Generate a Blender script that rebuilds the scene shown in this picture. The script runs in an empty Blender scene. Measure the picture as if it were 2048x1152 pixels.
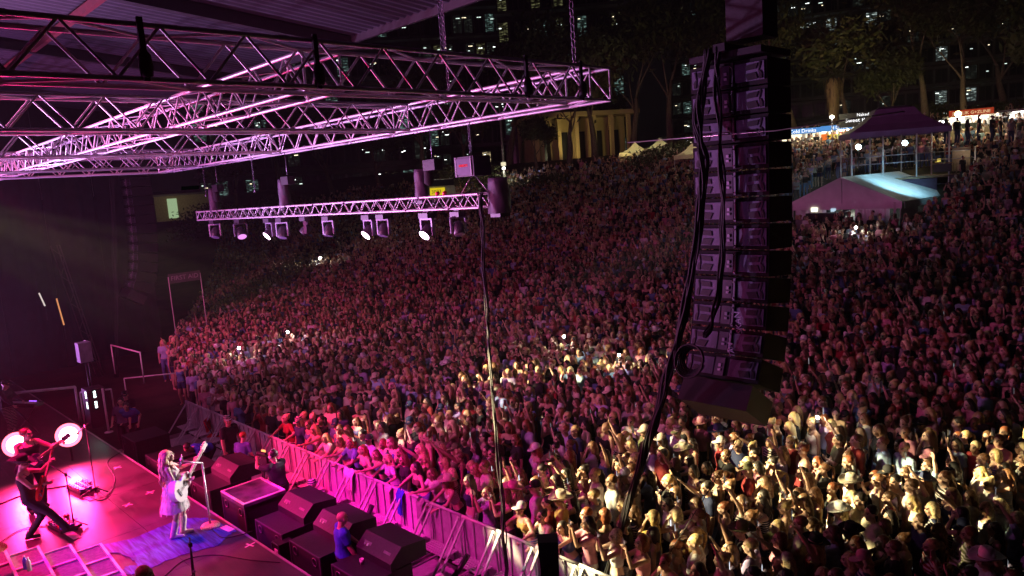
import bpy, bmesh, math, random
import numpy as np
from mathutils import Vector, Matrix, Quaternion

R = random.Random(7)
scene = bpy.context.scene
COL = scene.collection
PI = math.pi

# ---------------------------------------------------------------- place and camera
# X runs along the stage edge, Y from the stage to the audience, Z up (metres).
F = 1473.0; PITCH = math.radians(8.04); ROLL = math.radians(4.04); H = 7.5
A = math.radians(45.96)
FW = Vector((-math.sin(A), math.cos(A), 0)); RT = Vector((math.cos(A), math.sin(A), 0)); UP = Vector((0, 0, 1))

def ray(px, py):
    x = (px-1024)/F; y = (576-py)/F
    c, s = math.cos(ROLL), math.sin(ROLL)
    a = x*c+y*s; b = -x*s+y*c
    cp, sp = math.cos(PITCH), math.sin(PITCH)
    return a*RT + (cp+b*sp)*FW + (-sp+b*cp)*UP
def atz(px, py, z):
    r = ray(px, py); t = (z-H)/r.z; return Vector((r.x*t, r.y*t, z))
def aty(px, py, Y):
    r = ray(px, py); t = Y/r.y; return Vector((r.x*t, Y, H+r.z*t))
def atx(px, py, X):
    r = ray(px, py); t = X/r.x; return Vector((X, r.y*t, H+r.z*t))
def atd(px, py, d):
    r = ray(px, py); t = d/r.dot(FW); return Vector((r.x*t, r.y*t, H+r.z*t))
def proj(p):
    a = p[0]*RT.x+p[1]*RT.y; f = p[0]*FW.x+p[1]*FW.y; z = p[2]-H
    cp, sp = math.cos(PITCH), math.sin(PITCH)
    d = f*cp-z*sp; u = f*sp+z*cp
    c, s = math.cos(ROLL), math.sin(ROLL)
    if d < .1: return -9999, -9999, d
    return 1024+F*(a/d*c-u/d*s), 576-F*(a/d*s+u/d*c), d

cam_d = bpy.data.cameras.new('camera'); cam = bpy.data.objects.new('camera', cam_d); COL.objects.link(cam)
f3 = math.cos(PITCH)*FW - math.sin(PITCH)*UP; u3 = math.sin(PITCH)*FW + math.cos(PITCH)*UP
cx = math.cos(ROLL)*RT - math.sin(ROLL)*u3; cy = math.sin(ROLL)*RT + math.cos(ROLL)*u3
m = Matrix.Identity(4)
for i in range(3):
    m[i][0] = cx[i]; m[i][1] = cy[i]; m[i][2] = -f3[i]
m[2][3] = H
cam.matrix_world = m
cam_d.sensor_width = 36; cam_d.lens = 36*F/2048; cam_d.clip_start = .1; cam_d.clip_end = 3000
scene.camera = cam

world = bpy.data.worlds.new('World'); scene.world = world; world.use_nodes = True
world.node_tree.nodes['Background'].inputs[0].default_value = (.85, .75, .9, 1)
world.node_tree.nodes['Background'].inputs[1].default_value = .0016
vs = scene.view_settings
vs.view_transform = 'Standard'; vs.look = 'None'; vs.exposure = 0; vs.gamma = 1; vs.use_curve_mapping = False
cy_ = scene.cycles
cy_.use_denoising = True; cy_.max_bounces = 5; cy_.diffuse_bounces = 2; cy_.glossy_bounces = 3
cy_.transparent_max_bounces = 8; cy_.volume_bounces = 0; cy_.sample_clamp_indirect = 4; cy_.caustics_reflective = False; cy_.caustics_refractive = False
cy_.volume_step_rate = 1

# ---------------------------------------------------------------- stage lamps (most stand where a fixture of the show hangs or stands; others are added)
def lamp(name, typ, pos, target, power, col, size=30, blend=.3, rad=.15, gobo=None, area=(1, 1)):
    l = bpy.data.lights.new(name, typ); l.energy = power; l.color = col
    o = bpy.data.objects.new(name, l); COL.objects.link(o); o.location = pos
    if typ == 'SPOT':
        l.spot_size = math.radians(size); l.spot_blend = blend; l.shadow_soft_size = rad
    elif typ == 'POINT': l.shadow_soft_size = rad
    elif typ == 'AREA': l.shape = 'RECTANGLE'; l.size, l.size_y = area
    if target is not None:
        o.rotation_euler = (Vector(target)-Vector(pos)).to_track_quat('-Z', 'Y').to_euler()
    if gobo:      # a patterned glass in the lamp breaks the pool up into patches
        sc_, lo, hi = gobo
        l.use_nodes = True; nt = l.node_tree; em = nt.nodes['Emission']
        tc = nt.nodes.new('ShaderNodeTexCoord'); nz = nt.nodes.new('ShaderNodeTexNoise'); mr = nt.nodes.new('ShaderNodeMapRange')
        nz.inputs['Scale'].default_value = sc_; nz.inputs['Detail'].default_value = 1.5
        nt.links.new(tc.outputs['Normal'], nz.inputs['Vector']); nt.links.new(nz.outputs[0], mr.inputs[0])
        mr.inputs[1].default_value = lo; mr.inputs[2].default_value = hi
        nt.links.new(mr.outputs[0], em.inputs['Strength'])
    return o
GY = [(-50, 0), (19, 0), (27, .45), (36, 1.6), (45, 3.3), (55, 5.6), (64, 8.6), (70, 9.9), (400, 10.6), (9000, 10.6)]
def ground(X, Y):
    s = math.hypot(max(Y, 0), .65*max(0, -X-20)) if Y > 0 else .65*max(0, -X-20)
    for (a, b), (c, d) in zip(GY, GY[1:]):
        if s <= c: return b+(d-b)*(s-a)/(c-a)
    return 10.6
def atg(px, py, h=0):
    r = ray(px, py); t = 5
    while t < 250 and H+r.z*t >= ground(r.x*t, r.y*t)+h: t += .1
    return Vector((r.x*t, r.y*t, H+r.z*t))

# key and wash from the stage truss fixtures
S1 = Vector((-20.5, .7, 8.7)); S2 = Vector((-14.5, 10.3, 8.7)); S3 = Vector((-22.5, .7, 8.7)); S4 = Vector((-19, 1.0, 8.6))
YEL = (1, .84, .42)
lamp('profile_spot', 'SPOT', S1, atz(1330, 1040, 1.3), 56100, YEL, 13, .25, .06, gobo=(21, .5, .57))
lamp('profile_spot', 'SPOT', S1, atz(1560, 960, 1.3), 70125, YEL, 10, .25, .06, gobo=(23, .5, .57))
lamp('profile_spot', 'SPOT', S1, atz(1960, 940, 1.5), 140250, YEL, 10, .3, .06, gobo=(29, .5, .57))
lamp('profile_spot', 'SPOT', S4, atz(840, 855, 1.3), 16000, (1, .9, .62), 14, .3, .06, gobo=(25, .5, .57))
lamp('profile_spot', 'SPOT', S3, atz(1130, 750, 1.3), 88825, YEL, 8.5, .3, .06, gobo=(33, .5, .57))
lamp('profile_spot', 'SPOT', S3, atz(1450, 890, 1.3), 56100, YEL, 7, .3, .06, gobo=(29, .5, .57))
lamp('profile_spot', 'SPOT', S1, atz(1220, 1120, 1.3), 46750, YEL, 8, .3, .06, gobo=(25, .5, .57))
lamp('profile_spot', 'SPOT', S1, atz(1760, 1000, 1.3), 74800, YEL, 8, .3, .06, gobo=(25, .5, .57))
lamp('profile_spot', 'SPOT', S4, atz(1120, 1130, .9), 1600, (.8, 1, .9), 8, .15, .04)
# mauve wash over everybody, red-magenta washes on the barrier
MAU = (1, .19, .56)
lamp('wash_spot', 'SPOT', (-20, -2, 9.6), (-14, 24, 1), 2000, MAU, 120, 1, .4)
lamp('wash_spot', 'SPOT', (-26, -1, 9.6), (-38, 40, 3), 11000, MAU, 75, .8, .4)
lamp('wash_spot', 'SPOT', (-16, -1, 9.6), (-14, 42, 3), 7500, MAU, 70, .8, .4)
lamp('wash_spot', 'SPOT', (-30, 3, 7.5), (-33, 16, 1), 1800, (1, .02, .2), 60, .9, .3)
lamp('wash_spot', 'SPOT', (-18.5, 3, 8.4), atz(600, 890, 1.2), 9000, (1, .01, .13), 20, .5, .1)
lamp('wash_spot', 'SPOT', (-13.5, 2, 8.4), atz(720, 1010, .6), 9500, (1, .005, .5), 26, .6, .1)
lamp('wash_spot', 'SPOT', (-12, 2, 8.4), atz(900, 1110, .4), 3500, (1, .02, .45), 36, .8, .1)
# stage floor
lamp('floor_wash', 'SPOT', (-19, 1.5, 8.4), (-17, 3.5, 1), 9500, (1, .0, .16), 66, .8, .2)
lamp('floor_wash', 'SPOT', (-13, -1, 8.4), (-13.5, 4.6, 1), 1300, (1, .004, .4), 50, .8, .2)
lamp('key_spot', 'SPOT', (-21, 5.0, 8.6), (-14.9, 4.7, 2.0), 1500, (1, .12, .3), 14, .5, .1)
lamp('cloth_spot', 'SPOT', (-14.5, -1.5, 8.8), (-14.9, 4.3, 1), 4200, (.05, .015, 1), 22, .6, .1)
# follow spots on the singer (from the scaffold deck)
for q in (atd(1717, 294, 48.0), atd(1810, 286, 48.0)): lamp('follow_spot_beam', 'SPOT', q, (-14.85, 4.75, 2.1), 95000, (1, .88, .9), 3.0, .3, .1)
# glaring lamps at the back
g_1 = atd(137, 870, 18.8); g_2 = atd(33, 889, 17.8)
lamp('glare_light', 'SPOT', g_1, (-13, 3.6, 1.0), 2300, (1, .02, .18), 150, 1, .22)
lamp('glare_light', 'SPOT', g_2, (-13, 2.6, 1.0), 2300, (1, .02, .18), 150, 1, .22)
# up-light on the trusses
lamp('truss_uplight', 'SPOT', (-28.5, -1.5, 3.2), (-16, 9.5, 11), 23000, (.85, .42, 1), 62, .8, .2)
lamp('truss_uplight', 'SPOT', (-18, -3, 1.4), (-13, 8, 9.5), 1500, (.9, .2, .8), 110, .8, .2)
lamp('truss_uplight', 'SPOT', (-31, 1, 1.4), (-27, 6, 9.5), 6000, (.8, .27, 1), 110, .8, .2)
lamp('array_light', 'SPOT', (-9, 3, 1.3), (-6.2, 11, 6.5), 60, (.6, .45, 1), 60, .7, .2)
lamp('marquee_scatter_fill', 'SPOT', atd(1850, 290, 43), atd(1780, 380, 47), 1300, (.35, .8, 1), 75, .9, .1)  # no fixture here; added for the follow-spot light scattered onto the roof

# unseen up-lights added to warm the trees on the crest
for px_, py_, tx_, ty_, e_ in ((1640, 262, 1660, 120, 900), (1760, 250, 1740, 90, 900), (1900, 236, 1930, 60, 700), (1240, 312, 1290, 130, 500), (900, 350, 930, 250, 350)):
    lamp('tree_fill_light', 'SPOT', atd(px_, py_, 69), atd(tx_, ty_, 84), e_, (1, .8, .35), 85, .9, .1)


# ---------------------------------------------------------------- helpers
def tag(o, label=None, cat=None, group=None, kind=None):
    if label: o['label'] = label
    if cat: o['category'] = cat
    if group: o['group'] = group
    if kind: o['kind'] = kind
    return o
def empty(name, loc=(0, 0, 0), rz=0, **k):
    o = bpy.data.objects.new(name, None); COL.objects.link(o); o.location = loc; o.rotation_euler = (0, 0, rz)
    o.empty_display_size = .1
    return tag(o, **k)
def kids(o): return list(o.children)
def copy_tree(o, parent=None):
    c = o.copy(); COL.objects.link(c); c.parent = parent
    for ch in kids(o): copy_tree(ch, c)
    return c

def _n(nt, t): return nt.nodes.new('ShaderNode'+t)
def M(name, col, rough=.6, metal=0., var=.2, scale=6., bump=0., objcol=False, emit=None, trans=0, coat=0):
    m = bpy.data.materials.new(name); m.use_nodes = True; nt = m.node_tree; b = nt.nodes['Principled BSDF']
    tc = _n(nt, 'TexCoord'); nz = _n(nt, 'TexNoise'); nz.inputs['Scale'].default_value = scale; nz.inputs['Detail'].default_value = 4
    nt.links.new(tc.outputs['Object'], nz.inputs['Vector'])
    mr = _n(nt, 'MapRange'); mr.inputs[1].default_value = .3; mr.inputs[2].default_value = .7
    mr.inputs[3].default_value = 1-var; mr.inputs[4].default_value = 1+var
    nt.links.new(nz.outputs[0], mr.inputs[0])
    mx = _n(nt, 'VectorMath'); mx.operation = 'SCALE'; nt.links.new(mr.outputs[0], mx.inputs['Scale'])
    if objcol:
        oi = _n(nt, 'ObjectInfo'); nt.links.new(oi.outputs['Color'], mx.inputs[0])
    else: mx.inputs[0].default_value = col[:3]
    nt.links.new(mx.outputs[0], b.inputs['Base Color'])
    b.inputs['Roughness'].default_value = rough; b.inputs['Metallic'].default_value = metal
    if coat: b.inputs['Coat Weight'].default_value = coat
    if trans: b.inputs['Transmission Weight'].default_value = trans
    if emit:
        b.inputs['Emission Color'].default_value = (*emit[0], 1); b.inputs['Emission Strength'].default_value = emit[1]
    if bump:
        bp = _n(nt, 'Bump'); bp.inputs['Strength'].default_value = bump; bp.inputs['Distance'].default_value = .02
        nt.links.new(nz.outputs[0], bp.inputs['Height']); nt.links.new(bp.outputs[0], b.inputs['Normal'])
    return m
def EM(name, col, s):
    m = bpy.data.materials.new(name); m.use_nodes = True; nt = m.node_tree; nt.nodes.remove(nt.nodes['Principled BSDF'])
    e = _n(nt, 'Emission'); e.inputs[0].default_value = (*col, 1); e.inputs[1].default_value = s
    nt.links.new(e.outputs[0], nt.nodes['Material Output'].inputs[0]); return m

class MB:
    """collects shapes, then links them as one mesh object"""
    def __init__(s): s.v = []; s.f = []; s.m = []; s.s = []
    def add(s, vs, fs, mi=0, smooth=False):
        o = len(s.v); s.v += [tuple(p) for p in vs]
        s.f += [tuple(i+o for i in f) for f in fs]; s.m += [mi]*len(fs); s.s += [smooth]*len(fs); return s
    def box(s, c, d, mi=0, rot=None, taper=None):
        x, y, z = d[0]/2, d[1]/2, d[2]/2; t = taper or (1, 1)
        P = [Vector((sx*x*(t[0] if sz > 0 else 1), sy*y*(t[1] if sz > 0 else 1), sz*z)) for sz in (-1, 1) for sx, sy in ((-1, -1), (1, -1), (1, 1), (-1, 1))]
        if rot is not None: P = [rot @ p for p in P]
        c = Vector(c)
        return s.add([c+p for p in P], [(0, 3, 2, 1), (4, 5, 6, 7), (0, 1, 5, 4), (1, 2, 6, 5), (2, 3, 7, 6), (3, 0, 4, 7)], mi)
    def tube(s, pts, r, n=8, mi=0, cap=True):
        pts = [Vector(p) for p in pts]; rr = r if isinstance(r, (list, tuple)) else [r]*len(pts)
        V = []; Fc = []
        d0 = (pts[1]-pts[0]).normalized(); a = d0.orthogonal().normalized()
        for i, p in enumerate(pts):
            d = (pts[min(i+1, len(pts)-1)]-pts[max(i-1, 0)]).normalized()
            a = (a-d*a.dot(d)).normalized(); b = d.cross(a)
            for k in range(n):
                t = 2*PI*k/n; V.append(p+(a*math.cos(t)+b*math.sin(t))*rr[i])
        for i in range(len(pts)-1):
            for k in range(n):
                k2 = (k+1) % n; Fc.append((i*n+k, i*n+k2, (i+1)*n+k2, (i+1)*n+k))
        s.add(V, Fc, mi, True)
        if cap:
            o = len(s.v)-len(V); L = len(pts)-1
            s.f += [tuple(o+k for k in reversed(range(n))), tuple(o+L*n+k for k in range(n))]; s.m += [mi]*2; s.s += [False]*2
        return s
    def lathe(s, prof, c, axis=(0, 0, 1), n=16, mi=0, smooth=True):
        c = Vector(c); q = Vector((0, 0, 1)).rotation_difference(Vector(axis)); V = []
        for (r, z) in prof:
            for k in range(n):
                t = 2*PI*k/n; V.append(c + q @ Vector((r*math.cos(t), r*math.sin(t), z)))
        Fc = [(i*n+k, i*n+(k+1) % n, (i+1)*n+(k+1) % n, (i+1)*n+k) for i in range(len(prof)-1) for k in range(n)]
        return s.add(V, Fc, mi, smooth)
    def ell(s, c, r, rot=None, n=12, mi=0):
        c = Vector(c); V = []; m_ = n//2+1
        for i in range(m_):
            ph = PI*(i+.02)/(m_-1+.04)
            for k in range(n):
                t = 2*PI*k/n; p = Vector((r[0]*math.sin(ph)*math.cos(t), r[1]*math.sin(ph)*math.sin(t), r[2]*math.cos(ph)))
                V.append(c+(rot @ p if rot is not None else p))
        Fc = [(i*n+k, (i+1)*n+k, (i+1)*n+(k+1) % n, i*n+(k+1) % n) for i in range(m_-1) for k in range(n)]
        Fc += [tuple(range(n)), tuple(reversed(range((m_-1)*n, m_*n)))]
        return s.add(V, Fc, mi, True)
    def prism(s, pts, z0, z1, mi=0, tr=None):
        n = len(pts); V = [Vector((x, y, z)) for z in (z0, z1) for x, y in pts]
        if tr: V = [tr(p) for p in V]
        return s.add(V, [tuple(reversed(range(n))), tuple(range(n, 2*n))]+[(i, (i+1) % n, n+(i+1) % n, n+i) for i in range(n)], mi)
    def mesh(s, name, mats):
        me = bpy.data.meshes.new(name); me.from_pydata(s.v, [], s.f)
        for m in (mats if isinstance(mats, (list, tuple)) else [mats]): me.materials.append(m)
        me.polygons.foreach_set('material_index', s.m); me.polygons.foreach_set('use_smooth', s.s); me.update(); return me
    def build(s, name, mats, parent=None, **k):
        o = bpy.data.objects.new(name, s.mesh(name, mats)); COL.objects.link(o); o.parent = parent
        return tag(o, **k)
def inst(name, me, parent=None, loc=(0, 0, 0), rot=None, scale=None, mtx=None, **k):
    o = bpy.data.objects.new(name, me); COL.objects.link(o); o.parent = parent
    if mtx is not None: o.matrix_local = mtx
    else:
        o.location = loc
        if rot is not None: o.rotation_euler = rot
        if scale is not None: o.scale = scale
    return tag(o, **k)
def text(name, body, size, mat, parent, mtx, ext=.004):
    cu = bpy.data.curves.new(name, 'FONT'); cu.body = body; cu.size = size; cu.extrude = ext; cu.align_x = 'CENTER'; cu.align_y = 'CENTER'
    cu.resolution_u = 2
    o = bpy.data.objects.new('tmp', cu); COL.objects.link(o); dg = bpy.context.evaluated_depsgraph_get()
    me = bpy.data.meshes.new_from_object(o.evaluated_get(dg)); bpy.data.objects.remove(o)
    me.materials.clear(); me.materials.append(mat)
    return inst(name, me, parent, mtx=mtx)
def frame(origin, xdir, ydir):
    x = Vector(xdir).normalized(); z = x.cross(Vector(ydir)).normalized(); y = z.cross(x)
    m_ = Matrix.Identity(4)
    for i in range(3): m_[i][0] = x[i]; m_[i][1] = y[i]; m_[i][2] = z[i]; m_[i][3] = origin[i]
    return m_

# ---------------------------------------------------------------- materials
black_metal = M('black_metal', (.02, .02, .022), .45, .3)
alu = M('truss_aluminium', (.6, .6, .62), .4, .3, var=.15, scale=9)
steel = M('galvanised_steel', (.42, .43, .45), .42, .7, var=.25, scale=14)
cab_black = M('cabinet_paint', (.016, .015, .018), .5, 0, var=.35, scale=20, bump=.15)
plate_grey = M('cabinet_plate', (.1, .095, .15), .55, .2, var=.2, scale=9)
white_paint = M('white_paint', (.75, .75, .75), .5, var=.08)
rubber = M('cable_rubber', (.01, .009, .011), .65, 0, var=.3, scale=3)
fabric_black = M('black_drape', (.012, .01, .014), .9, 0, var=.4, scale=2)
canvas_white = M('tent_canvas', (.72, .71, .68), .7, var=.12, scale=3, bump=.2)
wood = M('plywood', (.25, .16, .09), .6, var=.3, scale=7)
chrome = M('connector_metal', (.6, .6, .62), .25, .9, var=.1)
screen_em = EM('phone_screen', (.85, .9, 1.0), 1.6)
torch_em = EM('phone_torch', (1, 1, .93), 60)

# ================================================================ ground
gm = bpy.data.materials.new('grass_and_earth'); gm.use_nodes = True
nt = gm.node_tree; b = nt.nodes['Principled BSDF']; tc = _n(nt, 'TexCoord'); nz = _n(nt, 'TexNoise'); nz.inputs['Scale'].default_value = .6; nz.inputs['Detail'].default_value = 8
rp = _n(nt, 'ValToRGB'); rp.color_ramp.elements[0].position = .35; rp.color_ramp.elements[0].color = (.02, .026, .012, 1); rp.color_ramp.elements[1].position = .7; rp.color_ramp.elements[1].color = (.06, .05, .03, 1)
nt.links.new(tc.outputs['Object'], nz.inputs['Vector']); nt.links.new(nz.outputs[0], rp.inputs[0]); nt.links.new(rp.outputs[0], b.inputs['Base Color']); b.inputs['Roughness'].default_value = .95
xs = [-3000, -1200, -500, -250, -180]+list(range(-140, 41, 4))+[60, 120, 300, 1200, 3000]
ys = [-3000, -900, -200, -60]+list(range(-20, 92, 3))+[110, 160, 300, 700, 3000]
gb = MB(); nx = len(xs)
gb.add([(x, y, ground(x, y)-.004) for y in ys for x in xs], [(j*nx+i, j*nx+i+1, (j+1)*nx+i+1, (j+1)*nx+i) for j in range(len(ys)-1) for i in range(nx-1)], 0, True)
gb.build('ground', gm, kind='structure')
# front-of-stage floor: interlocking plastic mats
pit = empty('pit_floor', kind='structure')
matm = M('floor_mat', (.16, .15, .15), .45, 0, var=.35, scale=5, bump=.2)
pme = MB().box((0, 0, .006), (1.19, .95, .012)).mesh('floor_mat', matm)
for i in range(17):
    for j in range(3): inst('floor_mat', pme, pit, (-24.6+i*1.2, 6.1+j*.96, 0))
# ================================================================ stage deck
stage = empty('stage', kind='structure')
dm = bpy.data.materials.new('deck_paint'); dm.use_nodes = True; nt = dm.node_tree; b = nt.nodes['Principled BSDF']
tc = _n(nt, 'TexCoord'); oi = _n(nt, 'ObjectInfo'); va = _n(nt, 'VectorMath'); va.operation = 'ADD'; ge = _n(nt, 'NewGeometry')
n1 = _n(nt, 'TexNoise'); n1.inputs['Scale'].default_value = .9; n1.inputs['Detail'].default_value = 7; n1.inputs['Distortion'].default_value = 1.2
mp = _n(nt, 'Mapping'); mp.inputs['Scale'].default_value = (1.5, 22, 1); mp.inputs['Rotation'].default_value = (0, 0, .5); n2 = _n(nt, 'TexNoise'); n2.inputs['Scale'].default_value = 1.6; n2.inputs['Detail'].default_value = 6
nt.links.new(ge.outputs['Position'], n1.inputs['Vector']); nt.links.new(ge.outputs['Position'], mp.inputs[0]); nt.links.new(mp.outputs[0], n2.inputs['Vector'])
rp = _n(nt, 'ValToRGB'); rp.color_ramp.elements[0].position = .35; rp.color_ramp.elements[0].color = (.035, .028, .03, 1); rp.color_ramp.elements[1].position = .75; rp.color_ramp.elements[1].color = (.1, .075, .08, 1)
mxx = _n(nt, 'Math'); mxx.operation = 'MULTIPLY_ADD'; mxx.inputs[1].default_value = .5; nt.links.new(n2.outputs[0], mxx.inputs[0])
hf = _n(nt, 'Math'); hf.operation = 'MULTIPLY'; hf.inputs[1].default_value = .55; nt.links.new(n1.outputs[0], hf.inputs[0]); nt.links.new(hf.outputs[0], mxx.inputs[2])
nt.links.new(mxx.outputs[0], rp.inputs[0]); nt.links.new(rp.outputs[0], b.inputs['Base Color'])
rr_ = _n(nt, 'MapRange'); rr_.inputs[1].default_value = .3; rr_.inputs[2].default_value = .8; rr_.inputs[3].default_value = .26; rr_.inputs[4].default_value = .52
nt.links.new(mxx.outputs[0], rr_.inputs[0]); nt.links.new(rr_.outputs[0], b.inputs['Roughness'])
dpm = MB().box((0, 0, -.02), (2.434, 1.214, .04)).mesh('deck_panel', dm)
for i in range(14):
    for j in range(14):
        inst('deck_panel', dpm, stage, (-35.5+2.44*i+1.22, 5.56-1.22*j-.61, 1.0-.001*R.random()))
MB().box((-18.5, -2.95, .47), (34, 16.9, .9)).build('deck_frame', black_metal, stage)
MB().box((-18.5, 5.585, .975), (34.4, .045, .055)).build('deck_edge', M('edge_strip', (.45, .4, .42), .4, .3), stage)
MB().box((-18.5, 5.53, .47), (34, .02, .9)).build('stage_skirt', fabric_black, stage)
for x in range(-35, 0, 2): MB().tube([(x, 5.5, .0), (x, 5.5, .95)], .03, 6).build('deck_leg', black_metal, stage)
# ================================================================ dark cloth walls round the far wing and the roof over the stage
wing = empty('wing_wall', kind='structure')
for i in range(12):
    V = []; y0 = -14+i*2.3; seg = 16
    for k in range(seg+1):
        y = y0+2.29*k/seg; x = -41.5+.07*math.sin(y*7)+.05*math.sin(y*17)
        V += [(x, y, 0), (x, y, 15.5)]
    mb = MB(); mb.add(V, [(2*k, 2*k+2, 2*k+3, 2*k+1) for k in range(seg)], 0, True); mb.build('drape', fabric_black, wing)
roof = empty('stage_roof', kind='structure')
rm = M('roof_sheet', (.018, .017, .026), .6, .1, var=.15, scale=.7)
# ribbed sheets running up-stage, front edge along Y = 12.4
for s in range(14):
    x0 = -38+s*2.4; prof = []; V = []; n = 24
    for k in range(n+1):
        x = x0+2.39*k/n; z = 12+(.05 if (k % 3 == 1) else 0)
        V += [(x, 12.38, z), (x, -14, z+2.6)]
    mb = MB(); mb.add(V, [(2*k, 2*k+2, 2*k+3, 2*k+1) for k in range(n)]); mb.build('roof_sheet', rm, roof)
for x in (-34, -26, -18.8, -9, -6.2): MB().box((x, -.8, 13.15), (.22, 26.6, .3), rot=Matrix.Rotation(-.0985, 3, 'X')).build('rafter', black_metal, roof)
MB().box((-21.5, 12.42, 12.0), (33, .1, .36)).build('front_edge', black_metal, roof)
for y, z in ((6, 12.45), (0, 13.05), (-6, 13.6)): MB().box((-21.5, y, z), (33, .12, .2)).build('purlin', M('red_purlin', (.1, .012, .015), .5), roof)

# ================================================================ lighting trusses
unit = MB().tube([(0, 0, 0), (0, 0, 1)], 1, 10).mesh('tube', alu)
unit_b = MB().tube([(0, 0, 0), (0, 0, 1)], 1, 7).mesh('brace', alu)
def bar(name, p, q, r, parent, me=unit):
    p, q = Vector(p), Vector(q); d = q-p; L = d.length; qu = Vector((0, 0, 1)).rotation_difference(d)
    return inst(name, me, parent, mtx=Matrix.Translation(p) @ qu.to_matrix().to_4x4() @ Matrix.Diagonal((r, r, L, 1)))
def box_truss(name, P0, P1, size, bay, rc, rb, label, group=None, h=None, horiz=True):
    h = h or size; P0, P1 = Vector(P0), Vector(P1); T = empty(name, P0, label=label, cat='truss', group=group)
    d = (P1-P0); L = d.length; d = d.normalized(); s = Vector((0, 0, 1)).cross(d).normalized(); u = Vector((0, 0, 1))
    Cn = [s*a*size/2+u*b_*h/2 for a, b_ in ((-1, -1), (1, -1), (1, 1), (-1, 1))]
    for c in Cn: bar('chord', c, c+d*L, rc, T)
    n = max(2, round(L/bay)); st = L/n
    faces = [(0, 3), (1, 2)]+([(0, 1), (3, 2)] if horiz else [])
    for fi, (a, b_) in enumerate(faces):
        for i in range(n):
            if fi < 2:
                bar('brace', Cn[a]+d*i*st, Cn[b_]+d*(i+.5)*st, rb, T, unit_b); bar('brace', Cn[b_]+d*(i+.5)*st, Cn[a]+d*(i+1)*st, rb, T, unit_b)
            else:
                o = i*st+(0 if fi == 2 else st*.5)
                bar('brace', Cn[a]+d*(o if i % 2 else min(o+st, L)), Cn[b_]+d*(min(o+st, L) if i % 2 else o), rb, T, unit_b)
    for t in (0, L):
        for a, b_ in ((0, 1), (1, 2), (2, 3), (3, 0)): bar('end_bar', Cn[a]+d*t, Cn[b_]+d*t, rb*1.1, T, unit_b)
    for i in range(1, int(L/2.9)):      # sleeve joints between sections
        for c in Cn:
            bar('collar', c+d*(i*2.9-.07), c+d*(i*2.9+.07), rc*1.22, T)
    return T
ZT = 9.15
box_truss('box_truss', (-8.7, 10.4, ZT), (-8.7, -6, ZT), .56, .95, .03, .018, 'purple lit truss nearest the camera running across the top left to its corner', 'main roof trusses')
box_truss('box_truss', (-8.42, 10.68, ZT), (-29.6, 10.68, ZT), .56, .95, .03, .018, 'long box truss along the front of the stage roof seen from below', 'main roof trusses')
box_truss('box_truss', (-14.0, 10.38, ZT), (-14.0, -6, ZT), .56, .95, .03, .017, 'second cross truss behind the nearest one, joining the front truss', 'main roof trusses')
box_truss('box_truss', (-20.1, 10.38, ZT), (-20.1, -6, ZT), .56, .95, .03, .017, 'third cross truss back from the camera', 'main roof trusses')
box_truss('box_truss', (-26.2, 10.38, ZT), (-26.2, -6, ZT), .56, .95, .03, .017, 'fourth cross truss, small and bright, over the middle of the stage', 'main roof trusses')
box_truss('box_truss', (-29.9, 10.9, ZT), (-29.9, -6, ZT), .56, .95, .03, .017, 'farthest cross truss at the lower left of the rig', 'main roof trusses')
box_truss('box_truss', (-9.0, 5.45, ZT+.02), (-35.6, 5.45, ZT+.02), .56, .95, .03, .017, 'long inner truss over the stage lip, behind the nearest truss', 'main roof trusses', h=.5)
box_truss('box_truss', (-9.0, 0.6, ZT+.02), (-35.6, .6, ZT+.02), .56, 1.0, .03, .017, 'innermost long truss up under the stage roof', 'main roof trusses', h=.5)
box_truss('box_truss', (-11.75, 10.7, 7.19), (-26.9, 10.7, 7.14), .29, .5, .026, .0115, 'slim bright truss hung low with the moving lights clamped under it', h=.29)
# hoist chains and slings
chm = M('chain_steel', (.2, .2, .24), .4, .8, var=.3)
link = MB()
for k in range(10):
    t = 2*PI*k/10; t2 = 2*PI*(k+1)/10
    link.tube([(.022*math.cos(t), 0, .04*math.sin(t)), (.022*math.cos(t2), 0, .04*math.sin(t2))], .007, 4, cap=False)
link_me = link.mesh('link', chm)
def chain(x, y, z0, z1, label, big=1.0, motor=None):
    T = empty('hoist_chain', (x, y, z0), label=label, cat='chain', group='hoist chains over the stage'); n = int((z1-z0)/(.066*big))
    for k in range(min(n, 60)): inst('link', link_me, T, (0, 0, .033*big+k*.066*big), (0, 0, PI/2*(k % 2)), (big, big, big))
    if n > 60: MB().tube([(0, 0, 60*.066*big), (0, 0, z1-z0)], .012*big, 6).build('upper_chain', chm, T)
    MB().lathe([(.0, .0), (.035, .0), (.035, .1), (0, .1)], (0, 0, -.1), n=8).build('hook', chm, T)
    return T
chain(-9.0, 10.7, 9.5, 14, 'heavy steel chain dropping onto the right end of the front truss', 2.0)
chain(-12.6, 10.7, 9.5, 14, 'steel chain rising from the front truss beside the roof edge', 1.3)
chain(-8.9, 7.5, 9.5, 12.9, 'thin chain with a red hook above the nearest truss', 1.2)
chain(-12.05, 10.7, 7.9, 8.86, 'short chain holding the right end of the low light truss')
chain(-22.4, 10.7, 7.9, 8.86, 'short chain holding the middle of the low light truss')
chain(-26.2, 10.7, 7.9, 8.86, 'short chain holding the far left end of the low light truss')
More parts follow.
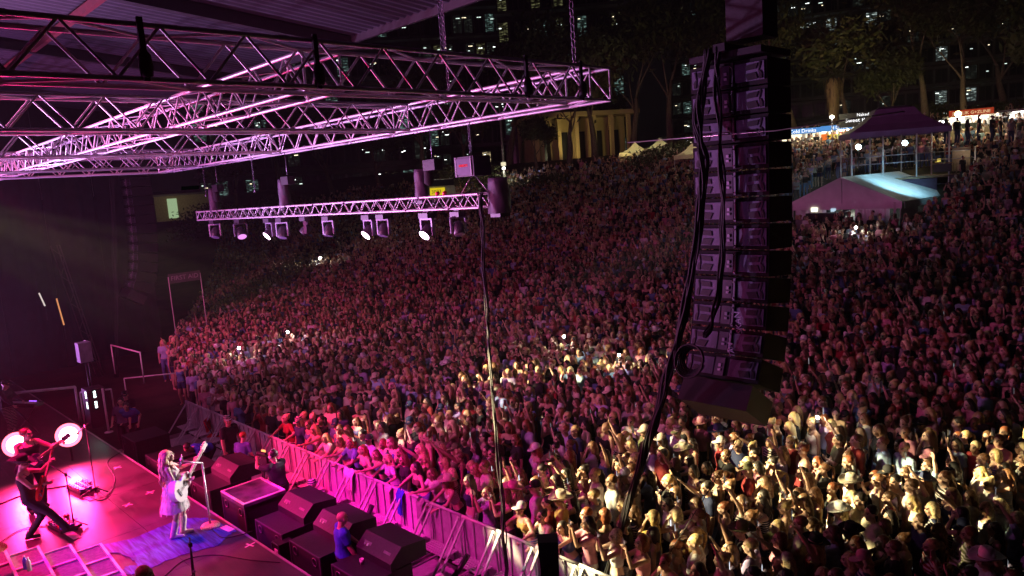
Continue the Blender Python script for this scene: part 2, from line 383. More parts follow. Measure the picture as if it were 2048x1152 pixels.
# black strap slings round the nearest truss
for y, lb in ((2.95, 'black strap and clamp hanging on the nearest truss at far left'), (5.0, 'black strap round the nearest truss left of the inner truss'), (8.75, 'black strap round the nearest truss, second from its right end'), (10.1, 'black strap at the right end corner of the nearest truss')):
    T = empty('truss_sling', (-8.37, y, ZT), label=lb, cat='sling', group='black slings on the nearest truss')
    MB().box((.0, 0, .02), (.035, .06, .66)).build('strap', fabric_black, T)
    MB().lathe([(0, 0), (.06, .02), (.075, .12), (.06, .24), (.02, .3)], (.02, 0, -.28), n=10).build('clamp', fabric_black, T)
# cables tied along the trusses
for (x0, x1, y, z, lb) in ((-8.5, -30, 10.42, ZT-.26, 'black cable tied along the lower chord of the front truss'), (-8.6, -8.6, 0, ZT-.27, None)):
    if lb:
        pts = [(x0+(x1-x0)*i/60, y, z+.035*math.sin(i*2.3)) for i in range(61)]
        MB().tube(pts, .014, 5).build('truss_cable', rubber, label=lb, cat='cable')

# ================================================================ crowd barrier
barrier_m = M('barrier_aluminium', (.52, .52, .54), .45, .12, var=.2, scale=6, bump=.1)
b_panel = MB().box((0, 0, .62), (.985, .012, 1.04)).mesh('panel', barrier_m)
b_rib = MB().box((0, -.022, .62), (.045, .03, 1.04)).mesh('rib', barrier_m)
b_rail = MB().tube([(-.49, 0, 1.16), (.49, 0, 1.16)], .03, 10).mesh('top_rail', barrier_m)
b_brace = MB().box((0, -.45, .57), (.045, .03, 1.43), rot=Matrix.Rotation(-.672, 3, 'X')).mesh('brace', barrier_m)
b_slat = MB().box((0, 0, .0), (.76, .045, .02)).mesh('slat', barrier_m)
b_foot = MB().box((0, -.45, .03), (.05, .9, .03)).mesh('foot', barrier_m)
b_plate = MB().box((0, -.46, .022), (.86, .84, .008)).mesh('foot_plate', barrier_m)
BX = [-24.2+i*1.0 for i in range(21)]
ords = 'first second third fourth fifth sixth seventh eighth ninth tenth eleventh twelfth thirteenth fourteenth fifteenth sixteenth seventeenth eighteenth nineteenth twentieth twenty-first'.split()
for i, x in enumerate(BX):
    T = empty('crowd_barrier', (x, 8.55, 0), label='%s crowd barrier section counted from the far end by the loudspeakers' % ords[i], cat='barrier', group='front of stage barrier sections')
    inst('panel', b_panel, T); inst('top_rail', b_rail, T)
    for q in (-.47, -.16, .16, .47): inst('rib', b_rib, T, (q, 0, 0))
    for q in (-.42, .42): inst('brace', b_brace, T, (q, 0, 0)); inst('foot', b_foot, T, (q, 0, 0))
    inst('foot_plate', b_plate, T)
    for k in range(6): inst('slat', b_slat, T, (0, -.1-k*.062, .42))
# ================================================================ line array loudspeakers
def box_me():
    mb = MB(); pts = [(-.67, 0), (.67, 0), (.62, .9), (-.62, .9)]
    mb.prism(pts, -.2, .2); return mb.mesh('cabinet', M('array_paint', (.003, .003, .0035), .9, 0, var=.3, scale=12))
BXM = box_me()
plate_me = {}
for sgn in (1, -1):
    mb = MB(); mb.box((sgn*.385, -.012, 0), (.49, .022, .28)); plate_me[sgn] = mb.mesh('rear_plate', plate_grey)
    mb = MB(); g = lambda pts: mb.prism([(sgn*x, z) for x, z in pts] if sgn > 0 else [(sgn*x, z) for x, z in reversed(pts)], 0, .012, tr=lambda p: Vector((p.x, -.0245-p.z, p.y)))
    g([(.33, .02), (.5, .03), (.53, .115), (.34, .1)]); g([(.31, -.03), (.49, -.02), (.53, -.12), (.36, -.135)])
    g([(.54, .0), (.56, .03), (.585, .125), (.555, .135)][::1]); g([(.54, 0), (.555, -.13), (.6, -.125), (.6, -.05), (.57, .0)][::1])
    plate_me[sgn, 'h'] = mb.mesh('handle_recess', M('recess_dark', (.008, .007, .01), .4))
cab_mid = MB().box((-.03, -.014, 0), (.17, .026, .3)).mesh('connector_panel', M('connector_panel_paint', (.07, .06, .09), .5))
conn = MB().box((-.02, -.035, .02), (.045, .02, .05)).box((-.02, -.035, -.055), (.05, .02, .035)).mesh('connector', M('connector_face', (.5, .47, .6), .3, .5))
strut = MB().box((.1, -.03, 0), (.035, .035, .36)).mesh('rigging_strut', M('rigging_steel', (.3, .28, .36), .35, .6))
pin = MB().lathe([(0, 0), (.012, 0), (.012, .02), (0, .02)], (.1, -.05, .12), (0, -1, 0), 6).lathe([(0, 0), (.012, 0), (.012, .02), (0, .02)], (.1, -.05, -.14), (0, -1, 0), 6).mesh('rigging_pin', chrome)
def line_array(X, Y, Z, label, n=12, full=True):
    T = empty('line_array', (X, Y, Z), label=label, cat='loudspeaker array', group='hanging line array loudspeakers')
    ang = [0, 0, 0, .5, 1, 2, 3.5, 5.5, 8, 12, 17, 23, 30]; y = z = 0.
    for i in range(n):
        a = math.radians(ang[i]); h = .43; dy, dz = -math.sin(a), -math.cos(a)
        cy, cz = y+dy*h/2, z+dz*h/2; y += dy*h; z += dz*h
        m_ = Matrix.Translation((0, cy, cz)) @ Matrix.Rotation(-a, 4, 'X')
        c = inst('cabinet', BXM, T, mtx=m_)
        if full:
            for s in (1, -1):
                p = inst('rear_plate', plate_me[s], T, mtx=m_); 
                inst('handle_recess', plate_me[s, 'h'], p)
            inst('connector_panel', cab_mid, T, mtx=m_)
            cm = inst('connector', conn, T, mtx=m_)
            if i < 11: inst('rigging_strut', strut, T, mtx=m_); inst('rigging_pin', pin, T, mtx=m_)
        last = (cy, cz, a)
    # tilted down-fill cabinet at the foot
    a = math.radians(34); m_ = Matrix.Translation((0, y-.14, z-.2)) @ Matrix.Rotation(-a, 4, 'X')
    MB().box((0, .35, 0), (1.24, .8, .42)).build('downfill_cabinet', M('downfill_paint', (.018, .011, .016), .55, var=.2), T).matrix_local = m_
    # hoist frame and motor on top
    MB().box((0, .4, .1), (1.25, 1.0, .1)).box((.0, .4, .2), (.2, 1.3, .12)).build('bumper_frame', black_metal, T)
    mb = MB().box((.25, .35, .95), (.62, .5, 1.25)); mb.lathe([(0, 0), (.17, 0), (.17, .5), (0, .5)], (-.25, .35, 1.1), n=12); mb.build('hoist_motor', cab_black, T)
    mb = MB().lathe([(0, 0), (.28, .02), (.3, .45), (.2, .6), (0, .62)], (-.35, .3, 1.75), n=14); mb.build('chain_bag', fabric_black, T)
    MB().tube([(.1, .4, 1.5), (.1, .4, 6)], .02, 6).build('hoist_chain_run', chm, T)
    return T
LA = line_array(-6.14, 11.05, 9.18, 'tall dark line array loudspeaker hanging right of centre, seen from behind')
lt = M('stencil_paint', (.5, .42, .6), .6)
m_ = frame((-5.83, 10.62, 5.05), (0, -.22, 1), (-1, 0, 0)); text('stencil_lettering', 'SKAN', .15, lt, LA, LA.matrix_world.inverted() @ m_ if False else Matrix.Translation((6.14, -11.05, -9.18)) @ m_)
m_ = frame((-5.9, 10.5, 4.62), (0, -.3, 1), (-1, 0, 0)); text('stencil_lettering', 'TAN', .13, lt, LA, Matrix.Translation((6.14, -11.05, -9.18)) @ m_)
LB = line_array(-37.1, 11.5, 9.0, 'far line array loudspeaker hanging over the opposite side of the stage', full=True)
# cable bundle tied down the back of the near array, then slack to the floor
def cable(name, pts, r, label, n=9, group=None, spread=.05, cat='cable bundle'):
    T = empty(name, pts[0], label=label, cat=cat, group=group); P = [Vector(p)-Vector(pts[0]) for p in pts]
    S = []
    for i in range(len(P)-1):
        for k in range(8): 
            t = k/8; p0 = P[max(i-1, 0)]; p1, p2 = P[i], P[i+1]; p3 = P[min(i+2, len(P)-1)]
            S.append(.5*((2*p1)+(p2-p0)*t+(2*p0-5*p1+4*p2-p3)*t*t+(3*p1-p0-3*p2+p3)*t**3))
    S.append(P[-1])
    for j in range(n):
        a = 2.4*j; rad = spread*math.sqrt((j+.3)/n); ph = R.random()*6
        MB().tube([p+Vector((rad*math.cos(a+.12*i), rad*math.sin(a+.12*i), 0))+Vector((.02*math.sin(i*.9+ph), .02*math.cos(i*.7+ph), 0))*(n > 1) for i, p in enumerate(S)], r*(.8+.4*R.random()), 6).build('cable', rubber, T)
    return T
cable('cable_bundle', [(-6.35, 10.85, 9.4), (-6.55, 10.8, 8.3), aty(1408, 330, 10.6), aty(1395, 480, 10.5), aty(1365, 640, 10.3), aty(1330, 770, 10.0), aty(1290, 900, 9.6), aty(1255, 1010, 9.3), aty(1215, 1160, 9.0), atz(1190, 1240, .05)], .017, 'thick bundle of black cables sweeping from the hanging loudspeakers down to the barrier', 12, spread=.065)
cable('cable_bundle', [(-6.2, 10.85, 9.4), (-6.2, 10.86, 8.3), (-6.18, 10.85, 7), (-6.2, 10.8, 6.0), (-6.25, 10.6, 5.2), (-6.3, 10.4, 4.8)], .016, 'cables hanging straight down the back of the loudspeaker column', 5, spread=.05)
mb = MB()
for k in range(6):
    r = .17+.018*k; mb.tube([(-6.35+r*math.cos(t*.35), 10.1-.03*k+.08*math.sin(t*.35), 4.5+r*math.sin(t*.35)) for t in range(19)], .016, 6)
mb.build('coiled_cable', rubber, label='coil of black cable tied low on the back of the hanging loudspeakers', cat='cable coil')
cable('rope', [aty(1490, 850, 10.2), aty(1430, 960, 9.8), aty(1340, 1105, 9.3), aty(1300, 1170, 9.1)], .006, 'thin dark rope slanting down from the foot of the hanging loudspeakers', 1, spread=0, cat='rope')
cable('cable_bundle', [aty(962, 385, 10.6), aty(966, 480, 10.3), aty(975, 640, 9.9), aty(986, 800, 9.3), aty(1000, 960, 8.6), aty(1010, 1100, 8.0), atz(1014, 1175, .05)], .014, 'black cable drop hanging from the right end of the low light truss to the floor', 5, spread=.028)
MB().tube([(-8.05, 10.9, 8.08), (-5.3, 10.95, 8.02), (-3.5, 11, 8.1)], .009, 5).build('steel_wire', M('steel_wire', (.5, .5, .45), .3, .8), label='taut steel wire passing across the hanging loudspeakers', cat='wire')

# ================================================================ moving lights and boxes on the low truss
fx_body = M('fixture_shell', (.05, .045, .06), .4, var=.2)
fx_yoke = M('fixture_yoke', (.3, .28, .38), .4, .2)
lens_on = EM('lens_lit', (1, .62, .95), 14); lens_dim = EM('lens_dim', (.85, .3, .9), 1.2); lens_off = M('lens_glass', (.3, .25, .45), .1, .2)
def moving_light(x, z, label, aim, em, sc=1.0, y=10.7):
    T = empty('moving_light', (x, y, z), label=label, cat='stage light', group='moving lights under the low truss'); T.scale = (sc,)*3
    MB().box((0, 0, -.08), (.36, .24, .13)).box((0, 0, .02), (.2, .06, .1)).build('base', fx_body, T)
    a = math.atan2(aim.y, aim.x); Y = empty('yoke_mount', (0, 0, 0)); bpy.data.objects.remove(Y)
    Rz = Matrix.Rotation(a, 3, 'Z'); mb = MB()
    for s in (-1, 1): mb.box(Rz @ Vector((0, s*.2, -.36)), (.09, .04, .42), rot=Rz)
    mb.box(Rz @ Vector((0, 0, -.165)), (.1, .44, .04), rot=Rz); mb.build('yoke', fx_yoke, T)
    ax = aim.normalized(); c = Vector((0, 0, -.46))
    MB().lathe([(0, -.2), (.1, -.19), (.145, -.1), (.155, .05), (.15, .16), (.14, .17)], c, ax, 20).build('head', fx_body, T)
    MB().lathe([(.142, .168), (.1, .175), (0, .18)], c, ax, 20).build('lens', em, T)
    return T
def px_x(px, py=430): return aty(px, py, 10.7).x
for px, lb, aim, em, sc in ((427, 'leftmost moving light, unlit, with a pale square yoke', (.3, -.4, -1), lens_off, 1.), (478, 'moving light with a small pink glow, second from the left end', (.8, -.2, -1), lens_dim, 1.),
        (537, 'brightly lit oval moving light at the left of the low truss', (-.03, -.8, -.6), lens_on, 1.), (562, 'unlit moving light just right of the left bright oval one', (.2, -.4, -1), lens_off, 1.), (609, 'moving light seen edge on as a thin bright slash', (-.45, -.61, -.65), lens_on, .85),
        (655, 'dark moving light left of the middle pair', (.1, -.3, -1), lens_off, .9), (736, 'bright oval moving light in the middle of the low truss', (-.03, -.8, -.6), lens_on, .95), (765, 'unlit moving light close right of the middle bright one', (.1, -.4, -1), lens_off, .9),
        (853, 'largest bright oval moving light, right of the middle', (.05, -.82, -.62), lens_on, .95), (915, 'dark moving light at the right end of the low truss', (.4, -.2, -1), lens_off, .85)):
    moving_light(px_x(px), 6.98, lb, Vector(aim), em, sc)
# fixtures standing on top of the truss under rain covers
def covered(px, h, w, label, y=10.7):
    x = px_x(px, 400); T = empty('covered_light', (x, y, 7.36), label=label, cat='covered stage light', group='dark covered lights standing on the low truss')
    mb = MB(); n = 20; V = []
    for j in range(9):
        t = j/8
        for k in range(n): a = 2*PI*k/n; r = w/2*(1-.18*t)*(1+.07*math.sin(a*5+j)); V.append((r*math.cos(a), r*math.sin(a), h*t-.1))
    mb.add(V, [(j*n+k, j*n+(k+1) % n, (j+1)*n+(k+1) % n, (j+1)*n+k) for j in range(8) for k in range(n)]+[tuple(range(8*n, 9*n))], 0, True)
    mb.build('cover', M('rain_cover', (.06, .045, .075), .6, var=.3, scale=4), T)
    MB().box((0, 0, -.14), (.3, .3, .08)).build('base', fx_body, T)
    return T
covered(846, .72, .36, 'tall dark covered light standing left of the yellow sign')
covered(570, .85, .36, 'tall dark covered light standing in the middle of the low truss')
covered(428, .8, .36, 'dark covered light standing at the far left end of the low truss')
covered(985, .75, .5, 'bulky dark covered light hanging off the right end of the low truss', 10.9).location.z = 7.0
for px, lb in ((865, 'chain hoist hanging above the dark cover at the right of the low truss'), (572, 'chain hoist above the middle of the low truss'), (430, 'chain hoist above the left end of the low truss')):
    x = px_x(px, 330); T = empty('chain_hoist', (x, 10.7, 8.05), label=lb, cat='chain hoist', group='chain hoists above the low truss')
    MB().box((0, 0, 0), (.42, .24, .24)).lathe([(0, -.16), (.1, -.15), (.11, .15), (0, .16)], (.0, 0, 0), (1, 0, 0), 12).build('motor', cab_black, T)
    MB().tube([(0, 0, .1), (0, 0, .8)], .011, 5).build('chain', chm, T)
    MB().lathe([(.1, 0), (.12, -.3), (.03, -.36)], (-.18, 0, -.1), n=10).build('chain_bag', fabric_black, T)
x = px_x(942, 335); T = empty('hoist_control_box', (x, 10.75, 7.93), label='dark box with a red maker name hanging above the right end of the low truss', cat='control box')
MB().box((0, 0, 0), (.62, .5, .42)).build('case', M('control_case', (.035, .025, .05), .5), T)
MB().box((0, -.262, 0), (.46, .012, .34)).build('face_panel', M('control_face', (.06, .04, .1), .5), T)
for s in (-1, 1): MB().box((s*.245, -.262, 0), (.02, .03, .4)).build('edge_trim', chrome, T)
text('maker_name', 'KINESYS', .075, EM('red_letters', (.9, .03, .06), 1.2), T, frame((0, -.272, .02), (1, 0, 0), (0, 0, 1)))
MB().tube([(0, 0, .2), (0, 0, 1.0)], .01, 5).build('chain', chm, T)
for s in (-1, 1): MB().tube([(s*.05, 0, -.2), (s*.5, 0, -.62)], .012, 5).build('leg', chrome, T)
for dx, lb in ((-.45, 'red connector cap lying left on the right end of the low truss'), (-.2, 'red connector cap lying right on the right end of the low truss')):
    MB().lathe([(0, 0), (.05, .01), (.055, .06), (0, .09)], (px_x(905, 390)+dx+.2, 10.5, 7.37), (0, -.6, .8), 12).build('connector_cap', M('red_cap', (.6, .02, .05), .35), label=lb, cat='cap')
# loops of cable on the low truss
for k in range(9):
    x0 = -12.2-k*1.6; pts = [(x0-.05*i*1.6+.02*math.sin(i*2), 10.5+.05*math.sin(i), 7.33-(.28*math.sin(PI*i/14)+.02*R.random())) for i in range(15)]
    MB().tube(pts, .013, 5).build('cable_loop', rubber, label='slack black cable loop on the low light truss, %s from its right end' % ords[k], cat='cable', group='cable loops on the low truss')
# masts, side rails and technicians' corner in the far wing
mastm = M('mast_dark', (.08, .06, .07), .5, .4)
T = empty('support_mast', (-37.6, 9.4, 0), label='dark leaning lattice mast standing in the far wing', cat='mast')
for k in range(3):
    a = 2*PI*k/3; bar('upright', (.2*math.cos(a)-.0, .2*math.sin(a), 0), (.2*math.cos(a), .2*math.sin(a)-1.0, 6.2), .03, T).data = MB().tube([(0, 0, 0), (0, 0, 1)], 1, 6).mesh('upright', mastm)
for k in range(14):
    a, a2 = 2*PI*k/3, 2*PI*(k+1)/3; z0, z1 = .2+k*.42, .62+k*.42
    bar('brace', (.2*math.cos(a), .2*math.sin(a)-z0/6.2, z0), (.2*math.cos(a2), .2*math.sin(a2)-z1/6.2, z1), .015, T).data = MB().tube([(0, 0, 0), (0, 0, 1)], 1, 5).mesh('brace', mastm)
cable('cable_bundle', [(-37.0, 10.9, 9), (-36.9, 10.6, 6), (-36.6, 10.2, 3), (-36.0, 9.6, .1)], .025, 'dark cables dropping behind the far hanging loudspeakers', 5, spread=.1)
for p, q, c, lb in ((atd(78, 586, 30), atd(90, 612, 30), (1, .9, .8), 'small upright white light tube in the dark far wing'), (atd(113, 597, 30), atd(128, 650, 30), (1, .4, .15), 'small upright orange light tube in the dark far wing')):
    T = empty('tube_light', q, label=lb, cat='tube light'); MB().tube([(0, 0, 0), p-q], .028, 8).build('tube', EM('tube_glow', c, .7), T)
    MB().tube([(0, 0, 0), (0, 0, -.6)], .02, 6).build('stand', black_metal, T)
railm = M('rail_white', (.6, .58, .6), .5, var=.15)
def rail(p, q, h, label, mid=False, r=.028):
    p, q = Vector(p), Vector(q); T = empty('guard_rail', p, label=label, cat='rail', group='side stage guard rails'); d = q-p
    MB().tube([(0, 0, h), d+Vector((0, 0, h))], r, 8).build('top_rail', railm, T)
    for t in (0, 1): MB().tube([d*t, d*t+Vector((0, 0, h))], r*.8, 8).build('post', railm, T)
    if mid: MB().tube([(0, 0, h*.5), d+Vector((0, 0, h*.5))], r*.7, 8).build('mid_rail', railm, T)
a_, b_ = atz(-60, 795, 2.15), atz(150, 774, 2.15)
rail((a_.x, a_.y, 1.0), (b_.x, b_.y, 1.0), 1.15, 'long white guard rail at the far end of the stage', r=.045)
a_, b_ = atz(248, 757, 1.15), atz(355, 746, 1.15); rail((a_.x, a_.y, 0), (b_.x, b_.y, 0), 1.15, 'thin pale rail beyond the stage end crew')
a_, b_ = atz(160, 785, 2.05), atz(222, 778, 2.05); rail((a_.x, a_.y, 1), (b_.x, b_.y, 1), 1.05, 'short pale rail behind the loudspeaker stand')
a_, b_ = atz(222, 690, 2.2), atz(280, 705, 2.2); rail((a_.x, a_.y, 1), (b_.x, b_.y, 1), 1.2, 'dim rail beside the far ramp', r=.03)
p = atz(208, 800, 2.0); T = empty('white_pole', (p.x, p.y, 1.0), label='short white upright pole at the far end of the stage edge', cat='pole')
MB().tube([(0, 0, 0), (0, 0, 1.35)], .03, 8).lathe([(0, 0), (.12, 0), (.12, .02), (0, .03)], (0, 0, 0), n=10).build('pole', railm, T)
# rack with green-white indicator lights
p = atz(197, 850, 1.0); T = empty('equipment_rack', p, label='dark equipment rack with white indicator lights at the stage end', cat='rack')
MB().box((0, 0, .6), (.6, .5, 1.2)).build('case', cab_black, T)
ind = EM('indicator', (.75, 1, .95), 6)
for k in range(6): MB().box((.305, -.05, 1.12-.075*k-(.1 if k > 2 else 0)), (.012, .06, .05)).box((.15, -.256, 1.12-.075*k-(.1 if k > 2 else 0)), (.09, .012, .05)).build('indicator', ind, T)
# loudspeaker on a stand
p = atd(179, 775, 24.2); T = empty('stand_loudspeaker', (p.x, p.y, 1.0), label='grey loudspeaker on a tall thin stand at the far end of the stage', cat='loudspeaker')
MB().box((0, 0, 1.95), (.42, .38, .66)).build('cabinet', M('grey_cab', (.2, .2, .25), .6), T)
MB().tube([(0, 0, 0), (0, 0, 1.65)], .025, 8).build('pole', black_metal, T)
for k in range(3): MB().tube([(0, 0, .5), (.4*math.cos(k*2.1), .4*math.sin(k*2.1), 0)], .015, 6).build('leg', black_metal, T)
p = atd(172, 694, 25); T = empty('fan', (p.x, p.y, 1.0), label='round dark floor fan above the stand loudspeaker in the far wing', cat='fan')
mb = MB(); 
for k in range(3): mb.tube([((.3-.09*k)*math.cos(t*.4), 0, 1.9+(.3-.09*k)*math.sin(t*.4)) for t in range(17)], .012, 5)
mb.build('cage', railm, T); MB().tube([(0, 0, 0), (0, 0, 1.9)], .02, 6).build('stand', black_metal, T)
# first-aid goal frame at the left edge of the crowd
p = atg(392, 725); T = empty('first_aid_frame', p, label='thin goal shaped frame with a FIRST AID banner by the left edge of the crowd', cat='sign frame')
for s in (-1, 1): MB().tube([(0, s*.75, 0), (0, s*.75, 4.3)], .022, 6).build('post', railm, T)
MB().box((0, 0, 4.2), (.03, 1.5, .45)).build('banner', M('banner_cloth', (.06, .05, .06), .8), T)
text('banner_lettering', 'FIRST AID', .3, M('banner_letters', (.3, .26, .3), .7), T, frame((.022, 0, 4.2), (0, 1, 0), (0, 0, 1)) @ Matrix.Identity(4))

# ================================================================ buildings behind the hill
conc = M('concrete_dark', (.12, .12, .12), .85, var=.25, scale=.6)
conc_l = M('concrete_lit', (.4, .36, .26), .85, var=.15, scale=.8)
glass_d = M('window_dark', (.02, .025, .03), .15, .1)
def WIN(name, col, s, thr):
    # a lit room behind glass: dim walls, a few bright lamps
    m = EM(name, col, s); nt = m.node_tree; e = nt.nodes['Emission']; ge = _n(nt, 'NewGeometry'); nz = _n(nt, 'TexNoise'); nz.inputs['Scale'].default_value = 2.0; nz.inputs['Detail'].default_value = 4
    mp = _n(nt, 'Mapping'); mp.inputs['Scale'].default_value = (.7, .7, 3.5); mr = _n(nt, 'MapRange'); mr.inputs[1].default_value = thr; mr.inputs[2].default_value = thr+.12; mr.inputs[3].default_value = s*.035; mr.inputs[4].default_value = s
    nt.links.new(ge.outputs['Position'], mp.inputs[0]); nt.links.new(mp.outputs[0], nz.inputs['Vector']); nt.links.new(nz.outputs[0], mr.inputs[0]); nt.links.new(mr.outputs[0], e.inputs[1]); return m
warm = WIN('window_warm', (1, .78, .42), 1.4, .5); cool = WIN('window_cool', (.55, .95, .85), .35, .55); white_w = WIN('window_white', (.8, 1, .95), .6, .56); dimw = WIN('window_dim', (.6, .75, .6), .12, .6); olive = WIN('window_olive', (.5, .5, .22), .25, .52)
frame_m = M('window_frame', (.05, .05, .055), .5, .3)
lampm = [MB().box((0, 0, 0), (.42, .02, .1)).mesh('ceiling_lamp', EM('ceiling_lamp_glow', c, s_)) for c, s_ in (((.9, 1, .95), 3.5), ((.8, 1, .9), 1.6), ((1, .85, .55), 2.2))]
def building(name, base, w, dpt, floors, fh, bays, label, lit, rot=0, seed=1, slabs=True, body=None, cat='building'):
    """base = centre of the facade foot; facade faces the camera side (towards -local Y)"""
    rr = random.Random(seed); T = empty(name, base, rot, label=label, cat=cat)
    MB().box((0, dpt/2+.3, floors*fh/2), (w, dpt, floors*fh)).build('wall', body or conc, T)
    MB().box((0, dpt/2, floors*fh+.25), (w+.8, dpt+.8, .5)).build('roof', conc, T)
    bw = w/bays; pane = {}
    for em in set(lit)|{glass_d}:
        pane[em] = MB().box((0, 0, 0), (bw*.84, .06, fh*.62)).mesh('window', em)
    fr = MB(); 
    for s in (-1, 1): fr.box((s*bw*.43, -.05, 0), (.12, .12, fh*.7)).box((0, -.05, s*fh*.33), (bw*.9, .12, .1))
    fr.box((0, -.05, 0), (.06, .09, fh*.62)); fme = fr.mesh('window_frame', frame_m)
    for f in range(floors):
        if slabs: MB().box((0, -.7, f*fh+fh-.1), (w+.4, 2.2, .35)).build('floor_slab', conc, T)
        for k in range(bays):
            em = lit[rr.randrange(len(lit))]
            o = inst('window', pane[em], T, (-w/2+bw*(k+.5), .24, f*fh+fh*.45)); inst('window_frame', fme, o)
            if em is not glass_d or rr.random() < .16:
                for _ in range(1 if rr.random() < .6 else 2): inst('ceiling_lamp', lampm[rr.randrange(3)], o, (rr.uniform(-.35, .35)*bw, -.045, rr.uniform(-.05, .26)*fh), scale=(rr.uniform(.5, 1.6), 1, 1))
    return T
def face_rot(p): return math.atan2(p[1], p[0])-PI/2     # facade turned towards the camera
def bld(name, px, py, d, w, dpt, floors, fh, bays, label, lit, turn=0, seed=1, **k):
    p = atd(px, py, d); return building(name, p, w, dpt, floors, fh, bays, label, lit, face_rot(p)+turn, seed, **k)
bld('office_building', 1135, 330, 105, 17, 14, 7, 4.2, 11, 'modern building with dark floor slabs behind the trees left of the hanging loudspeakers', [dimw, glass_d, glass_d, cool, olive, glass_d, glass_d], seed=4)
bld('office_building', 860, 300, 120, 44, 16, 5, 4.3, 26, 'wide low building with a row of lit rooms seen through the truss', [glass_d, glass_d, dimw, dimw, cool, glass_d, glass_d, olive], seed=8)
bld('office_tower', 945, 330, 190, 30, 20, 16, 4.0, 12, 'tall dark tower whose yellow top windows reach the upper edge', [glass_d]*14+[warm, dimw], seed=3)
bld('apartment_tower', 1480, 300, 150, 26, 18, 12, 3.8, 13, 'dark tower behind the hanging loudspeakers with a bright teal window', [glass_d, glass_d, glass_d, glass_d, dimw, cool, olive], seed=12)
bld('parking_building', 1730, 270, 125, 44, 18, 9, 3.4, 22, 'broad dark building with scattered white lamps behind the palm tree', [glass_d, glass_d, glass_d, dimw, glass_d, glass_d, dimw, white_w, glass_d, glass_d], seed=5)
bld('office_building', 640, 395, 100, 30, 14, 5, 3.8, 16, 'dark building with a few teal windows behind the low light truss', [glass_d, glass_d, glass_d, dimw, cool, glass_d, glass_d], seed=9)
# floodlit cream pavilion between the trees
p = atd(1165, 322, 92); T = empty('cream_pavilion', p, face_rot(p)+.35, label='floodlit cream walled pavilion with tall columns between the trees', cat='building')
cream = M('cream_render', (.5, .4, .2), .8, var=.1, scale=.5)
MB().box((0, 4, 2.6), (12, 7, 5.2)).build('wall', cream, T); MB().box((0, 2.6, 5.5), (13.4, 10.5, .5)).build('roof', cream, T)
for k in range(6): MB().box((-5.6+k*2.24, -1.6, 2.6), (.45, .45, 5.3)).build('column', cream, T)
for k in range(5): f_ = MB().box((-4.5+k*2.24, .46, 1.9), (1.3, .1, 3.4)).build('door', glass_d, T)
lamp('pavilion_light', 'SPOT', T.matrix_world @ Vector((-2, -6, .5)) if False else (p.x+2.5, p.y-5.5, p.z+1.0), (p.x, p.y, p.z+4), 380, (1, .75, .3), 110, .8)
# lit shed front at the far left over the crowd
p = atd(372, 440, 84); T = empty('lit_kiosk', p, face_rot(p), label='warm lit kiosk front beyond the crowd at far left', cat='kiosk')
MB().box((0, 2, 1.4), (6, 3, 2.8)).build('wall', M('kiosk_wall', (.4, .36, .22), .8), T); MB().box((0, 1.8, 2.9), (6.6, 4, .2)).build('roof', conc, T)
MB().box((-1.2, .47, 1.4), (1.0, .06, 2.2)).build('doorway', EM('doorway_glow', (.7, 1, .55), .4), T)
lamp('kiosk_light', 'POINT', (p.x+2.6, p.y-2.2, p.z+2.2), None, 45, (1, .8, .45), rad=.1)
# ================================================================ trees
bark = M('bark', (.13, .1, .075), .9, var=.35, scale=8, bump=.5)
def leafmat(name, c1, c2):
    m = bpy.data.materials.new(name); m.use_nodes = True; nt = m.node_tree; b = nt.nodes['Principled BSDF']
    ge = _n(nt, 'NewGeometry'); rp = _n(nt, 'ValToRGB'); rp.color_ramp.elements[0].color = (*c1, 1); rp.color_ramp.elements[1].color = (*c2, 1)
    nt.links.new(ge.outputs['Random Per Island'], rp.inputs[0]); nt.links.new(rp.outputs[0], b.inputs['Base Color']); b.inputs['Roughness'].default_value = .6; return m
leaf_m = leafmat('gum_leaves', (.04, .06, .02), (.12, .12, .04)); leaf_d = leafmat('dark_leaves', (.03, .045, .015), (.09, .1, .035))
def tree_meshes(seed, hgt=14, rad=5, n=3400, droop=.3, bare=.35, mat=leaf_m):
    rr = random.Random(seed); tk = MB(); tips = []
    def branch(p, d, L, r, lev):
        pts = [p]; rs = [r]; q = Vector(p)
        for i in range(4):
            d = (d+Vector((rr.uniform(-.2, .2), rr.uniform(-.2, .2), rr.uniform(-.02, .14)))).normalized(); q = q+d*L/4; pts.append(q.copy()); rs.append(r*(1-.16*(i+1)))
        tk.tube(pts, rs, 6 if lev < 2 else 4)
        if lev >= 3: tips.append((pts[-1], L)); return
        for k in range(3 if lev else 4):
            a = rr.uniform(0, 2*PI); sp = rr.uniform(.5, .95)
            branch(pts[-1] if k < 2 else pts[-2], (d+Vector((math.cos(a)*sp, math.sin(a)*sp, .1))).normalized(), L*rr.uniform(.55, .75), rs[-1]*.7, lev+1)
    branch(Vector((0, 0, -.4)), Vector((rr.uniform(-.08, .08), rr.uniform(-.08, .08), 1)), hgt*bare, .028*hgt, 0)
    cr = MB(); V = []; Fc = []
    for i in range(n):
        t, L = tips[rr.randrange(len(tips))]; s = rr.uniform(.5, 1.15)*max(L, .9)
        c = Vector(t)+Vector((rr.gauss(0, .5), rr.gauss(0, .5), rr.gauss(0, .42)-droop*rr.random()))*s
        d = Vector((rr.uniform(-1, 1), rr.uniform(-1, 1), rr.uniform(-1.4, .2))).normalized()*rr.uniform(.22, .42); e = d.orthogonal().normalized()*rr.uniform(.08, .16)
        o = len(V); V += [c-d, c+e, c+d, c-e]; Fc.append((o, o+1, o+2, o+3))
    cr.add(V, Fc)
    return tk.mesh('trunk', bark), cr.mesh('crown', mat)
